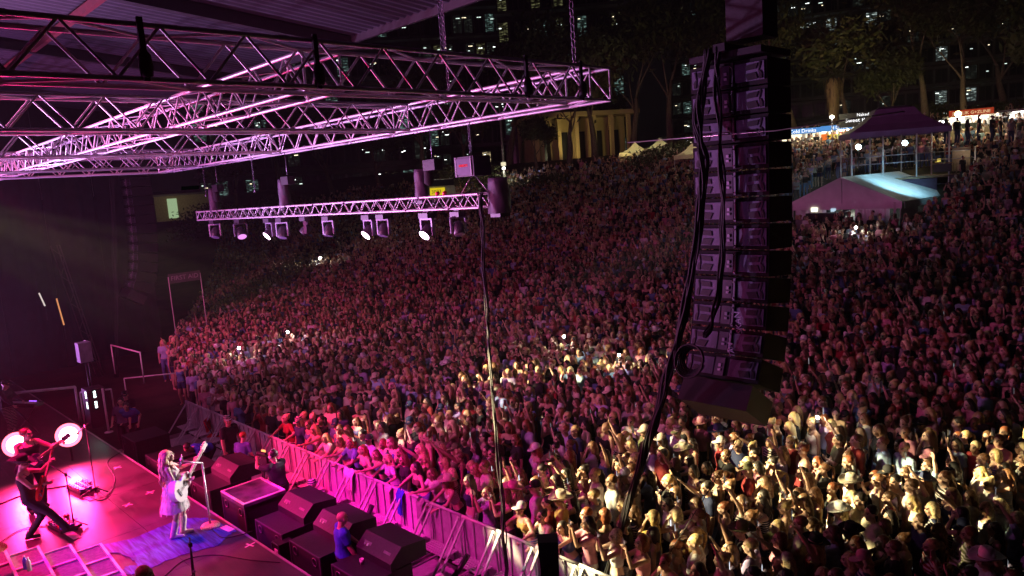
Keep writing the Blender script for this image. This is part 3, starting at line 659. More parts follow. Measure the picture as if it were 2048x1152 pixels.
TM = [tree_meshes(3, 15, mat=leaf_m, n=4200), tree_meshes(11, 13, n=3600, droop=1.3, mat=leaf_m), tree_meshes(29, 11, n=5200, bare=.26, mat=leaf_d), tree_meshes(41, 16, n=3800, bare=.42, droop=.8, mat=leaf_d)]
def tree(px, py, d, v, s, label, rz=None):
    g = atd(px, py, d); g.z = ground(g.x, g.y); T = empty('gum_tree', g, R.uniform(0, 6) if rz is None else rz, label=label, cat='tree', group='trees along the top of the hill'); T.scale = (s, s, s*1.05)
    inst('trunk', TM[v][0], T); inst('crown', TM[v][1], T, kind='stuff'); return T
for a_ in ((1075, 330, 84, 2, .8, 'bushy dark tree left of the cream pavilion'), (1140, 325, 80, 1, 1.15, 'slender gum tree standing in front of the cream pavilion'), (1190, 322, 82, 3, .95, 'thin trunked gum in front of the pavilion columns'),
           (1020, 350, 90, 0, 1.2, 'tall gum behind the street lamp'), (935, 360, 92, 2, 1.15, 'dense tree behind the yellow sign'), (850, 370, 88, 0, 1.1, 'gum left of the yellow sign'), (760, 380, 90, 2, 1.1, 'round dark tree behind the left half of the low light truss'),
           (670, 390, 86, 1, 1.1, 'gum with teal light showing through its leaves'), (560, 400, 90, 3, 1.1, 'dark tree above the middle of the low light truss'), (470, 410, 88, 2, 1.1, 'dark tree near the left end of the low light truss'),
           (1270, 310, 86, 0, 1.25, 'tall gum behind the first cream tent'), (1345, 300, 84, 3, 1.2, 'tall gum behind the cream tents, left of the hanging loudspeakers'), (1420, 290, 88, 1, 1.4, 'gum hidden mostly behind the hanging loudspeakers'),
           (1590, 270, 80, 0, 1.3, 'gum right beside the hanging loudspeakers'), (1700, 262, 84, 1, 1.25, 'drooping gum right of the palm tree'), (1780, 255, 78, 2, 1.15, 'bushy tree behind the purple gazebo'),
           (1855, 245, 80, 0, 1.3, 'spreading gum right of the purple gazebo'), (1935, 235, 74, 3, .95, 'gum with pale forked trunks behind the red food sign'), (2010, 225, 84, 0, 1.4, 'tall gum near the right edge of the view'), (2120, 220, 76, 2, 1.5, 'big dark tree at the right edge'), (1500, 280, 92, 2, 1.5, 'dark tree behind the top of the hanging loudspeakers'),
           (1215, 320, 98, 2, 1.2, 'dark tree behind the right end of the truss')):
    tree(*a_)
# palm with a skirt of dead fronds
g = atg(1668, 283); g = Vector((g.x, g.y, ground(g.x, g.y))); s_ = .74
T = empty('palm_tree', g, label='palm tree with a lit skirt of straw coloured dead fronds', cat='tree'); T.scale = (s_*1.1, s_*1.1, s_)
MB().tube([(0, 0, -.3), (.05, 0, 4), (0, .05, 7.6)], [.28, .22, .18], 10).build('trunk', bark, T)
mb = MB()
for k in range(420):
    a = R.uniform(0, 2*PI); z = R.uniform(3.2, 7.4); r = .3+R.random()*.85*(z-2.6)/4.8; w_ = .06
    mb.add([(r*math.cos(a)-w_*math.sin(a), r*math.sin(a)+w_*math.cos(a), z), (r*math.cos(a)+w_*math.sin(a), r*math.sin(a)-w_*math.cos(a), z), ((r+.1)*math.cos(a), (r+.1)*math.sin(a), z-R.uniform(.8, 1.6))], [(0, 1, 2)])
mb.build('dead_frond_skirt', leafmat('straw_fronds', (.3, .2, .07), (.5, .38, .15)), T, kind='stuff')
fm = leafmat('palm_fronds', (.04, .06, .015), (.1, .12, .04))
for k in range(22):
    a = 2*PI*k/22*2.4; el = R.uniform(-.2, 1.0); L = R.uniform(1.8, 2.5); mb = MB(); P = []
    for i in range(9):
        t = i/8; P.append(Vector((L*t*math.cos(el)*math.cos(a), L*t*math.cos(el)*math.sin(a), 7.5+L*t*math.sin(el)-1.4*t*t)))
    for i in range(1, 9):
        d = (P[i]-P[i-1]).normalized(); sd = d.cross(Vector((0, 0, 1))).normalized()
        for s in (-1, 1):
            for q in (0, .5): b0 = P[i-1].lerp(P[i], q); mb.add([b0, b0+d*.07, b0+sd*s*.42+d*.3-Vector((0, 0, .16))], [(0, 1, 2)])
    mb.tube(P, [.03*(1-.09*i) for i in range(9)], 4); mb.build('frond', fm, T)
# hedge mass on the hill crest
mb = MB(); rr = random.Random(5); V = []; Fc = []
for i in range(30000):
    u = rr.random(); p = atd(340+u*1760, 300, 77+7*math.sin(u*9)); z = ground(p.x, p.y)+rr.random()**1.3*(1.8+1.1*math.sin(u*23)+.8*math.sin(u*61)); c = Vector((p.x+rr.uniform(-1.5, 1.5), p.y+rr.uniform(-1.5, 1.5), z))
    d = Vector((rr.uniform(-1, 1), rr.uniform(-1, 1), rr.uniform(-1, 1))).normalized()*.2; e = d.orthogonal().normalized()*.08; o = len(V); V += [c-d, c+e, c+d, c-e]; Fc.append((o, o+1, o+2, o+3))
mb.add(V, Fc); mb.build('undergrowth', leaf_d, kind='stuff', label='dark bushes along the crest of the hill')
# ================================================================ street lamp
p = atd(1010, 372, 75); T = empty('street_lamp', (p.x, p.y, ground(p.x, p.y)-.1), label='tall grey pole with a small white lamp on the hill crest', cat='street lamp')
MB().tube([(0, 0, 0), (0, 0, 9.5)], [.13, .08], 8).build('pole', M('pole_grey', (.25, .25, .25), .6), T)
hz = atd(1010, 337, 75).z-T.location.z
MB().lathe([(0, -.14), (.16, -.06), (.18, .05), (.1, .16)], (0, 0, hz), n=12).build('lamp_globe', EM('lamp_globe', (1, .97, .85), 7), T); MB().box((.1, -.1, hz+.45), (.4, .3, .35)).build('housing', EM('housing_glow', (1, .9, .6), .9), T)
lamp('street_light', 'POINT', (p.x+.5, p.y-.5, T.location.z+hz-.3), None, 90, (1, .93, .75))
# van roof with a yellow sign seen over the truss
p = atd(880, 392, 60); T = empty('parked_van', (p.x, p.y, ground(p.x, p.y)+.0), face_rot(p)+.25, label='pale van with a yellow sign parked beyond the crowd behind the low truss', cat='van')
gz = p.z-T.location.z
vanm = M('van_paint', (.5, .53, .42), .4)
MB().box((0, 1.2, gz+.55), (2.9, 2.2, 1.6), taper=(.85, .9)).build('body', vanm, T)
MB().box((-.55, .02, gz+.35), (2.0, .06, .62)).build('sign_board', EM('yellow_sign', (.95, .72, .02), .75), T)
text('sign_lettering', 'N  3073', .42, M('sign_ink', (.25, .12, .01), .6), T, frame((-.55, -.02, gz+.35), (1, 0, 0), (0, 0, 1)))
MB().box((.2, .05, gz+1.05), (2.1, .05, .5)).build('window', glass_d, T)
lamp('van_light', 'POINT', (p.x+1.0, p.y-2.5, p.z+2.2), None, 55, (.9, 1, .75))
# ================================================================ tents
def peak_tent(c, w, dpt, h, ph, label, mat=canvas_white, rot=0, group=None, cat='tent', val=.35, posts=True):
    T = empty('tent', c, rot, label=label, cat=cat, group=group); mb = MB(); n = 8; V = []; Fc = []
    ring = []
    for j in range(5):
        t = j/4; s = 1-t; z = h+ph*(t**1.7)
        for k in range(16):
            a = k/16*4; e = int(a) % 4; f = a-int(a); P = [(-1, -1), (1, -1), (1, 1), (-1, 1)]; x = P[e][0]*(1-f)+P[(e+1) % 4][0]*f; y = P[e][1]*(1-f)+P[(e+1) % 4][1]*f
            V.append((x*w/2*max(s, .02), y*dpt/2*max(s, .02), z))
    for j in range(4):
        for k in range(16): Fc.append((j*16+k, j*16+(k+1) % 16, (j+1)*16+(k+1) % 16, (j+1)*16+k))
    mb.add(V, Fc, 0, False); mb.build('canopy', mat, T)
    for sx, sy, a, b in ((0, -1, w, .02), (0, 1, w, .02), (-1, 0, .02, dpt), (1, 0, .02, dpt)): MB().box((sx*w/2, sy*dpt/2, h-val/2+.02), (a, b, val)).build('valance', mat, T)
    if posts:
        for sx in (-1, 1):
            for sy in (-1, 1): MB().tube([(sx*(w/2-.05), sy*(dpt/2-.05), 0), (sx*(w/2-.05), sy*(dpt/2-.05), h)], .035, 6).build('post', railm, T)
    return T
warmc = M('cream_canvas', (.7, .65, .42), .7, var=.1)
for px, lb, d in ((1272, 'left cream peaked tent on the crest behind the crowd', 73.5), (1322, 'middle cream peaked tent on the crest', 72.5), (1385, 'right cream peaked tent partly hidden by the hanging loudspeakers', 66)):
    p = atd(px, 335, d); z = ground(p.x, p.y); h_ = max(1.6, p.z+1.1-z)
    T = peak_tent((p.x, p.y, z), 3.1, 3.1, h_, 1.0, lb, warmc, face_rot(p), 'cream tents on the crest')
    MB().box((0, 1.5, h_-.9), (3.0, .03, 1.7)).build('rear_wall', warmc, T)
    lamp('tent_light', 'POINT', (p.x+1.2, p.y-1.5, z+h_+1.4), None, 40, (1, .9, .55))
# mix position marquee: white gable tent
fl, fr_ = atg(1590, 447), atg(1785, 447); fl.z = fr_.z = 3.4
ax = (fr_-fl); w_ = 7.0; ang = math.atan2(ax.y, ax.x)
T = empty('mixing_marquee', fl, ang-.02, label='white gable roofed marquee of the sound mixing position in the crowd', cat='marquee')
Lx, Ly, Hh, Pk = (fr_-fl).length+.3, 8.5, 1.5, 1.6
white_c = M('marquee_white', (.8, .8, .82), .6, var=.1, scale=1.5, bump=.25)
mb = MB(); mb.add([(-.4, -.3, Hh), (Lx/2, -.3, Hh+Pk), (Lx/2, Ly, Hh+Pk), (-.4, Ly, Hh)], [(0, 1, 2, 3)]); mb.build('roof_panel', white_c, T)
for k in range(3):
    y0, y1 = -.3+k*(Ly+.3)/3+.02, -.3+(k+1)*(Ly+.3)/3; mb = MB(); mb.add([(Lx/2, y0, Hh+Pk), (Lx+.4, y0, Hh), (Lx+.4, y1, Hh), (Lx/2, y1, Hh+Pk)], [(0, 1, 2, 3)]); mb.build('roof_panel', white_c, T)
mb = MB(); mb.add([(-.4, -.3, Hh), (Lx+.4, -.3, Hh), (Lx/2, -.3, Hh+Pk)], [(0, 1, 2)]); mb.build('gable', white_c, T)
MB().box((Lx/2, -.33, Hh-.18), (Lx+.8, .03, .4)).build('valance', white_c, T); MB().box((Lx+.4, Ly/2, Hh-.2), (.03, Ly, .4)).build('valance', white_c, T)
MB().box((Lx+.3, 1.0, Hh/2), (.04, 2.6, Hh)).build('side_wall', white_c, T)
MB().box((Lx/2, -.36, Hh+Pk/2-.1), (.14, .04, Pk)).build('gable_post', white_c, T)
for x in (0, Lx): MB().box((x, -.3, Hh/2), (.12, .12, Hh)).build('leg', railm, T)
for x0 in (.1, Lx-2.4):
    mb = MB(); n = 30; V = []
    for i in range(n+1): V += [(x0+2.0*i/n, -.1+.08*math.sin(i*1.1), 0), (x0+2.0*i/n, -.1+.08*math.sin(i*1.1), Hh-.1)]
    mb.add(V, [(2*i, 2*i+2, 2*i+3, 2*i+1) for i in range(n)], 0, True); mb.build('curtain', white_c, T)
W = Matrix.Translation(fl) @ Matrix.Rotation(ang-.02, 4, 'Z')
T2 = empty('mixing_desk', W @ Vector((1.2, -.4, 0)), ang, label='mixing desk with small lit screens inside the white marquee', cat='desk')
MB().box((.9, .2, .85), (2.2, .7, .16)).box((.9, .2, .4), (2.0, .6, .78)).build('desk', cab_black, T2); MB().box((.3, .0, 1.15), (.4, .04, .26)).build('screen', EM('desk_screen', (1, .95, .7), 2.2), T2); MB().box((1.5, 0, 1.1), (.3, .04, .2)).build('screen', EM('desk_screen2', (.6, .8, 1), .8), T2)
q_ = W @ Vector((3.0, 1.6, 1.2)); lamp('marquee_inside_light', 'POINT', q_, None, 120, (.8, .88, 1), rad=.1)
# purple gazebo on a scaffold tower, with two follow spots
gz_ = atd(1785, 262, 50); gr = ground(gz_.x, gz_.y); rotg = face_rot(gz_)+.25
purp = M('gazebo_cloth', (.17, .09, .22), .75, var=.12, scale=1.5, bump=.3)
h_ = gz_.z-gr
T = empty('gazebo', gz_, rotg, label='dark purple pop up gazebo on top of the scaffold tower', cat='gazebo')
mb = MB(); w, dp = 6.0, 3.6
V = [(-w/2, -dp/2, 0), (w/2, -dp/2, 0), (w/2, dp/2, 0), (-w/2, dp/2, 0)]
for t, z in ((.72, .45), (.5, .95), (.38, 1.45)): V += [(x*t if abs(x) else 0, y*t, z) for x, y in ((-w/2, -dp/2), (w/2, -dp/2), (w/2, dp/2), (-w/2, dp/2))]
V += [(-.8, 0, 1.62), (.8, 0, 1.62)]
fs = [(j*4+k, j*4+(k+1) % 4, (j+1)*4+(k+1) % 4, (j+1)*4+k) for j in range(3) for k in range(4)]+[(12, 13, 17, 16), (13, 14, 17), (14, 15, 16, 17), (15, 12, 16)]
mb.add(V, fs); mb.build('canopy', purp, T)
for a, b, c, d_ in ((0, -dp/2, w, .03), (0, dp/2, w, .03), (-w/2, 0, .03, dp), (w/2, 0, .03, dp)): MB().box((a, b, -.16), (c, d_, .34)).build('valance', purp, T)
T = empty('scaffold_tower', (gz_.x, gz_.y, gr-.3), rotg, label='scaffold tower with a viewing deck under the purple gazebo', cat='scaffold')
Hs = h_+.3
for x in (-2.9, -1.0, 1.0, 2.9, 4.4):
    for y in (-1.7, 1.7): MB().tube([(x, y, 0), (x, y, Hs-.1 if x < 3 else Hs-1.4)], .045, 6).build('upright', railm, T)
for z in (.6, Hs-3.1, Hs-2.1, Hs-1.6):
    for y in (-1.7, 1.7): MB().tube([(-2.9, y, z), (4.4, y, z)], .028, 6).build('ledger', M('scaffold_dim', (.3, .28, .33), .5, .4), T)
MB().box((.7, 0, Hs-3.15), (7.6, 3.5, .12)).build('deck', wood, T)
MB().box((-.4, -1.75, Hs-3.75), (5.2, .03, 1.0)).build('scrim', M('scrim', (.07, .045, .09), .8), T)
for k in range(8): MB().tube([(2.95+k*.2, -1.72, .4), (2.95+k*.2, -1.72, 1.9)], .015, 5).build('fence_bar', M('fence_maroon', (.12, .04, .05), .5), T)
W = Matrix.Translation((gz_.x, gz_.y, gr-.3)) @ Matrix.Rotation(rotg, 4, 'Z')
for px, py, lb, tx in ((1717, 294, 'left follow spot shining a blue white beam from the scaffold deck', (1590, 372)), (1810, 286, 'right follow spot shining a blue white beam from the scaffold deck', (1620, 380))):
    p = atd(px, py, 48.3); tg = Vector((-14.9, 4.7, 2.0)); d = (tg-p).normalized()
    T = empty('follow_spot', p, label=lb, cat='follow spot', group='follow spots on the scaffold deck')
    MB().lathe([(0, -1.1), (.15, -1.1), (.17, -.1), (.16, 0), (.15, -.02), (0, -.03)], (0, 0, 0), d, 14).build('barrel', cab_black, T)
    MB().lathe([(.165, .01), (0, .03)], (0, 0, 0), d, 14).build('lens', EM('spot_lens', (.75, 1, 1), 45), T)
    MB().tube([(0, 0, -.1), (0, 0, -1.3)], .03, 6).build('stand', black_metal, T)
# back-lit wooden booth beside the tower with a man at a desk
p = atd(1922, 345, 47.5); gz2 = ground(p.x, p.y); T = empty('control_booth', (p.x, p.y, p.z-.15), face_rot(p), label='small lit booth wall right of the scaffold tower with a man in silhouette', cat='booth')
MB().box((0, .6, 1.0), (1.0, .08, 1.5)).build('wall', M('booth_wall', (.45, .38, .27), .8), T); MB().box((0, .2, -.4), (1.3, 1.2, .9)).build('base', cab_black, T)
lamp('booth_light', 'POINT', (p.x+.35, p.y-.1, p.z+1.35), None, 7, (1, .8, .5), rad=.05)
p2 = atd(1885, 320, 48); T = empty('equipment_table', (p2.x, p2.y, p2.z-.6), face_rot(p2), label='cluttered table with a lit yellow paper on the scaffold', cat='table')
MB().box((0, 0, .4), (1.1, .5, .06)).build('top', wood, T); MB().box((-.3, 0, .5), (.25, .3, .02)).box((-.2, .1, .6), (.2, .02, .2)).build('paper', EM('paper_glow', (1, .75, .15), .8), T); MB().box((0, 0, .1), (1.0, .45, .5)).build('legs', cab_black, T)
# ================================================================ food stalls along the crest
def stall(px, py, d, w, h, label, back, glow, sign=None, signc=None, txt=None, ink=None, ts=.5, cat='food stall', srise=0.):
    p = atd(px, py, d); g = ground(p.x, p.y); T = empty('food_stall', (p.x, p.y, p.z-h), face_rot(p)+.12, label=label, cat=cat, group='food stalls along the hill crest')
    MB().box((0, 1.6, h/2-.5), (w, .06, h+1.0)).build('rear_wall', white_paint, T)
    for k in range(max(1, int(w/1.6))): MB().box((-w/2+(k+.5)*w/max(1, int(w/1.6)), 1.54, h*.62), (w/max(1, int(w/1.6))*.84, .04, h*.5)).build('wall_glow', EM('wall_glow', glow, 1.6), T); MB().box((0, .8, h+.03), (w+.2, 2.2, .08)).build('roof', canvas_white, T)  # glowing panels added so the rear wall looks brightly lit
    for s in (-1, 1): MB().box((s*w/2, .8, h/2-.5), (.06, 1.7, h+1.0)).build('side_wall', white_paint, T)
    MB().box((0, .1, .2), (w, .5, 1.0)).build('counter', M('counter_front', (.3, .25, .2), .6), T)
    for k in range(max(2, int(w/1.3))):
        x = -w/2+(k+.5)*w/max(2, int(w/1.3)); MB().box((x, .9, h-.1), (.9, .12, .07)).build('tube_light', EM('stall_tube', glow, 22), T)
    if sign:
        for sb in sign: MB().box((sb[0], -.3, h+sb[1]), (sb[2], .05, sb[3])).build('sign_board', signc, T)
    if txt:
        for (t, x, z, sz) in txt: text('sign_lettering', t, sz, ink, T, frame((x, -.335, h+z), (1, 0, 0), (0, 0, 1)))
    c = Vector((p.x, p.y, p.z-.4)); n_ = Vector((-p.y, p.x, 0)).normalized()
    lamp('stall_light', 'AREA', (p.x*1.005, p.y*1.005, p.z-.25), (p.x*.9, p.y*.9, p.z-2.2), 85*w/3, glow, area=(w*.8, .4)); return T
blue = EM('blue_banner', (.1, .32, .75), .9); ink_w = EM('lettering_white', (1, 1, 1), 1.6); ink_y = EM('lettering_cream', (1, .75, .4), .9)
stall(1612, 262, 62, 3.8, 1.5, 'food stall with a blue Cold Drinks banner next to the hanging loudspeakers', 1, (1, .9, .6), [(0, -.0, 3.8, .42)], blue, [('Cold Drinks', -.3, 0, .42)], ink_w)
T = stall(1672, 258, 61.5, 2.4, 1.5, 'food stall with an orange and yellow menu board under a blue banner', 1, (1, .85, .5), [(0, .1, 2.4, .4)], blue, [('Cold Drinks', 0, .1, .34)], ink_w)
for i, c in enumerate(((1, .2, .03), (1, .6, .08), (.9, .85, .2), (.95, .35, .05), (1, .7, .2))): MB().box((-.95+.48*i, -.36, .9-.04*i), (.45, .04, .5)).build('menu_panel', EM('menu_panel', c, .9), T)
T = stall(1722, 248, 60.5, 3.4, 1.6, 'food stall with a black Naked Sweet Potato sign left of the gazebo', 1, (1, .9, .7), [(0, .35, 3.3, 1.1)], M('sign_black', (.02, .02, .025), .5), [('Naked', .1, .72, .34), ('Sweet Potato', 0, .32, .44), ('Hut', .0, -.06, .28)], ink_w)
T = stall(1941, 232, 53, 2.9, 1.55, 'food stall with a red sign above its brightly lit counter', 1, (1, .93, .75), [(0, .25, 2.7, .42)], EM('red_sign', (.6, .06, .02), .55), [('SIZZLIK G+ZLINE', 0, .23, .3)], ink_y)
MB().box((-.1, .6, .75), (1.3, .05, .7)).build('menu_board', M('menu_dark', (.03, .045, .04), .6), T)
stall(2015, 222, 53, 3.6, 1.5, 'brilliantly lit white stall at the right edge of the view', 1, (1, .97, .88))
stall(1897, 240, 55, 1.6, 1.2, 'small lit stall end right of the gazebo', 1, (.9, 1, .95))
p = atd(1664, 234, 59); T = empty('flood_lamp', p, label='bright white flood lamp on a pole above the drinks stall', cat='lamp')
MB().ell((0, 0, 0), (.16, .16, .14)).build('globe', EM('flood_globe', (1, 1, .8), 20), T); MB().tube([(0, 0, -.1), (0, 0, -3)], .04, 6).build('pole', railm, T)
lamp('flood_light', 'POINT', (p.x, p.y, p.z+.45), None, 260, (1, .92, .5), rad=.2)
p = atd(1916, 228, 52); T = empty('flood_lamp', p, label='bright yellow lamp glaring at the left end of the red food sign', cat='lamp')
MB().ell((0, 0, 0), (.2, .2, .2)).build('globe', EM('flood_globe2', (1, .85, .35), 26), T); MB().tube([(0, 0, -.1), (0, 0, -2.2)], .03, 6).build('pole', railm, T)
lamp('flood_light', 'POINT', (p.x+.3, p.y-.3, p.z+.1), None, 160, (1, .8, .35), rad=.15)
# blue canopy table on the crest left of the pavilion
p = atd(1087, 342, 79); T = empty('tent', (p.x, p.y, p.z-.8), face_rot(p), label='tiny canopy with a violet lit edge on the crest', cat='canopy')
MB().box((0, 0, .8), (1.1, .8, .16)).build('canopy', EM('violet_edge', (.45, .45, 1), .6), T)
for s in (-1, 1): MB().tube([(s*.5, 0, -.6), (s*.5, 0, .8)], .03, 5).build('post', railm, T)

# ================================================================ people: one body mesh per pose, clothes and hair as further meshes
skin_m = M('skin', (1, 1, 1), .5, 0, var=.1, scale=12, objcol=True)
dark_eye = M('eyes_and_brows', (.03, .02, .02), .4, var=.1)
lip_m = M('lips', (.35, .08, .08), .5, var=.1)
hair_m = M('hair', (1, 1, 1), .45, 0, var=.45, scale=30, bump=.5, objcol=True)
cloth_m = M('cloth', (1, 1, 1), .85, 0, var=.22, scale=9, bump=.35, objcol=True)
def stripes(m):
    nt = m.node_tree; b = nt.nodes['Principled BSDF']; src = b.inputs['Base Color'].links[0].from_socket
    tc = _n(nt, 'TexCoord'); wv = _n(nt, 'TexWave'); wv.bands_direction = 'Z'; wv.inputs['Scale'].default_value = 7; wv.inputs['Distortion'].default_value = 2.5
    oi = _n(nt, 'ObjectInfo'); gt = _n(nt, 'Math'); gt.operation = 'GREATER_THAN'; gt.inputs[1].default_value = .8
    mu = _n(nt, 'Math'); mu.operation = 'MULTIPLY'; ad = _n(nt, 'Mix'); ad.data_type = 'RGBA'; ad.inputs[7].default_value = (.55, .5, .48, 1)
    g2 = _n(nt, 'Math'); g2.operation = 'GREATER_THAN'; g2.inputs[1].default_value = .62
    nt.links.new(tc.outputs['Object'], wv.inputs[0]); nt.links.new(wv.outputs['Fac'], g2.inputs[0]); nt.links.new(oi.outputs['Random'], gt.inputs[0]); nt.links.new(gt.outputs[0], mu.inputs[0]); nt.links.new(g2.outputs[0], mu.inputs[1])
    nt.links.new(mu.outputs[0], ad.inputs[0]); nt.links.new(src, ad.inputs[6]); nt.links.new(ad.outputs[2], b.inputs['Base Color'])
stripes(cloth_m)
def _rand_mat(name, cols, k, rough, var=.25):
    m = bpy.data.materials.new(name); m.use_nodes = True; nt = m.node_tree; b = nt.nodes['Principled BSDF']
    oi = _n(nt, 'ObjectInfo'); mu = _n(nt, 'Math'); mu.operation = 'MULTIPLY'; mu.inputs[1].default_value = k
    fr = _n(nt, 'Math'); fr.operation = 'FRACT'; rp = _n(nt, 'ValToRGB'); rp.color_ramp.interpolation = 'CONSTANT'
    nt.links.new(oi.outputs['Random'], mu.inputs[0]); nt.links.new(mu.outputs[0], fr.inputs[0]); nt.links.new(fr.outputs[0], rp.inputs[0])
    e = rp.color_ramp.elements
    while len(e) < len(cols): e.new(.5)
    for i, c in enumerate(cols): e[i].position = i/len(cols); e[i].color = (*c, 1)
    nt.links.new(rp.outputs[0], b.inputs['Base Color']); b.inputs['Roughness'].default_value = rough
    return m
SKINS = [(.56, .36, .27), (.5, .31, .22), (.6, .4, .31), (.4, .24, .16), (.22, .12, .08), (.53, .33, .25)]
HAIRS = {'blonde': (.55, .4, .18), 'light blonde': (.7, .57, .32), 'brown haired': (.12, .06, .03), 'dark haired': (.02, .014, .012), 'red haired': (.22, .065, .025), 'chestnut haired': (.2, .09, .04)}
CLOTHS = {'black': (.012, .012, .014), 'white': (.7, .7, .7), 'denim blue': (.1, .17, .33), 'pink': (.6, .25, .33), 'grey': (.25, .25, .26), 'cream': (.6, .54, .42), 'navy': (.02, .03, .09), 'red': (.25, .02, .025), 'pale blue': (.35, .5, .68), 'olive': (.14, .15, .07), 'mustard': (.4, .27, .07), 'lilac': (.42, .34, .6)}
skin_r = _rand_mat('crowd_skin', SKINS, 1.0, .55)
hair_r = _rand_mat('crowd_hair', [HAIRS[k] for k in ('blonde', 'brown haired', 'dark haired', 'light blonde', 'dark haired', 'brown haired', 'red haired', 'blonde', 'chestnut haired')], 17.3, .5)
cloth_r = _rand_mat('crowd_cloth', [CLOTHS[k] for k in ('black', 'white', 'black', 'denim blue', 'navy', 'grey', 'black', 'pink', 'cream', 'black', 'pale blue', 'red', 'black', 'lilac')], 41.7, .9)

def V3(*a): return Vector(a)
def capsule(mb, p0, p1, r0, r1, n=10, flat=None, mi=0):
    p0, p1 = Vector(p0), Vector(p1); d = (p1-p0); L = d.length; d = d.normalized() if L > 1e-6 else V3(0, 0, 1)
    pts = []; rr = []
    for t in (-.98, -.7, -.3): pts.append(p0+d*r0*t); rr.append(r0*math.sqrt(1-t*t))
    pts.append(p0); rr.append(r0); pts.append(p1); rr.append(r1)
    for t in (.3, .7, .98): pts.append(p1+d*r1*t); rr.append(r1*math.sqrt(1-t*t))
    if L < 1e-6: pts.pop(3); rr.pop(3)
    o = len(mb.v); mb.tube(pts, rr, n, mi)
    if flat:   # squash across a direction about the axis
        ax, k = Vector(flat[0]).normalized(), flat[1]
        for i in range(o, len(mb.v)):
            p = Vector(mb.v[i]); q = p-p0; q -= ax*(q.dot(ax))*(1-k); mb.v[i] = tuple(p0+q)
def ik(S, T, pole, l1, l2):
    d = T-S; L = min(d.length, (l1+l2)*.995); d = d.normalized(); T = S+d*L
    a = (l1*l1-l2*l2+L*L)/(2*L); h = math.sqrt(max(l1*l1-a*a, 0)); pole = Vector(pole); q = pole-d*pole.dot(d)
    q = q.normalized() if q.length > 1e-5 else d.orthogonal().normalized()
    return S+d*a+q*h, T

def hand(mb, W, fd, side, curl=.5, s=1., lo=False):
    """palm at wrist W along fd; side = thumb side; four unequal fingers and a thumb"""
    fd = fd.normalized(); side = (side-fd*side.dot(fd)).normalized(); nrm = fd.cross(side).normalized()
    capsule(mb, W+fd*.02*s, W+fd*.07*s, .034*s, .038*s, 8, (nrm, .5))
    if lo: capsule(mb, W+fd*.08*s, W+fd*.15*s, .03*s, .018*s, 7, (nrm, .6)); return
    for i, (L, off) in enumerate(((.07, .03), .08*0 or (.08, .01), (.074, -.01), (.058, -.03))):
        b = W+(fd*.095+side*off)*s; c1 = curl*(.9+.1*i)
        d1 = (fd*math.cos(c1)+nrm*math.sin(c1)); d2 = (fd*math.cos(2*c1)+nrm*math.sin(2*c1))
        k = b+d1*L*.5*s; capsule(mb, b-fd*.02*s, k, .0105*s, .0098*s, 6); capsule(mb, k, k+d2*L*.5*s, .0098*s, .008*s, 6)
    b = W+(fd*.03+side*.03)*s; d1 = (fd*.6+side*.7+nrm*.25*curl).normalized(); k = b+d1*.04*s
    capsule(mb, b, k, .014*s, .012*s, 6); capsule(mb, k, k+(fd*.8+side*.2+nrm*curl*.6).normalized()*.035*s, .012*s, .0095*s, 6)

def rx(a): return Matrix.Rotation(a, 3, 'X')
def rz_(a): return Matrix.Rotation(a, 3, 'Z')
def skeleton(sp):
    w = sp.get('w', 1.); lean = sp.get('lean', 0.); sit = sp.get('sit', 0)
    hipz = sp.get('hipz', .945 if not sit else .5)
    J = {}; hip = V3(0, sp.get('hipy', 0), hipz); Rt = rx(lean) @ rz_(sp.get('twist', 0))
    U = lambda x, y, z: hip+Rt @ V3(x, y, z)
    J['hip'] = hip; J['Rt'] = Rt; J['waist'] = U(0, 0, .14); J['chest'] = U(0, -.01, .36); J['neck'] = U(0, .0, .545)
    sw = .165*w
    for s in (-1, 1):
        J['sh', s] = U(s*sw, 0, .47)
    hd = sp.get('head', (0, 0)); Rh = rx(lean*.5+hd[1]) @ rz_(hd[0])
    J['Rh'] = Rt @ rx(-lean*.5) @ Rh if False else rz_(hd[0]) @ rx(lean*.45+hd[1])
    J['head'] = J['neck']+Rt @ V3(0, -.012, .04)+J['Rh'] @ V3(0, -.012, .09)
    hh = sp.get('hands', ((.25, .02, .82), (-.25, .02, .82))); pp = sp.get('poles', ((.3, .5, -.2), (-.3, .5, -.2)))
    for s, h, p in ((1, hh[0], pp[0]), (-1, hh[1], pp[1])):
        J['el', s], J['wr', s] = ik(J['sh', s], Vector(h), p, .275, .25)
    ft = sp.get('feet', ((.1, 0, 0), (-.1, 0, 0))); kp = sp.get('kpoles', ((.15, -1, 0), (-.15, -1, 0)))
    for s, f, p in ((1, ft[0], kp[0]), (-1, ft[1], kp[1])):
        h = hip+V3(s*.09*w, 0, -.02); J['hp', s] = h
        J['kn', s], J['an', s] = ik(h, Vector(f)+V3(0, .03, .085), p, .44, .42)
    return J
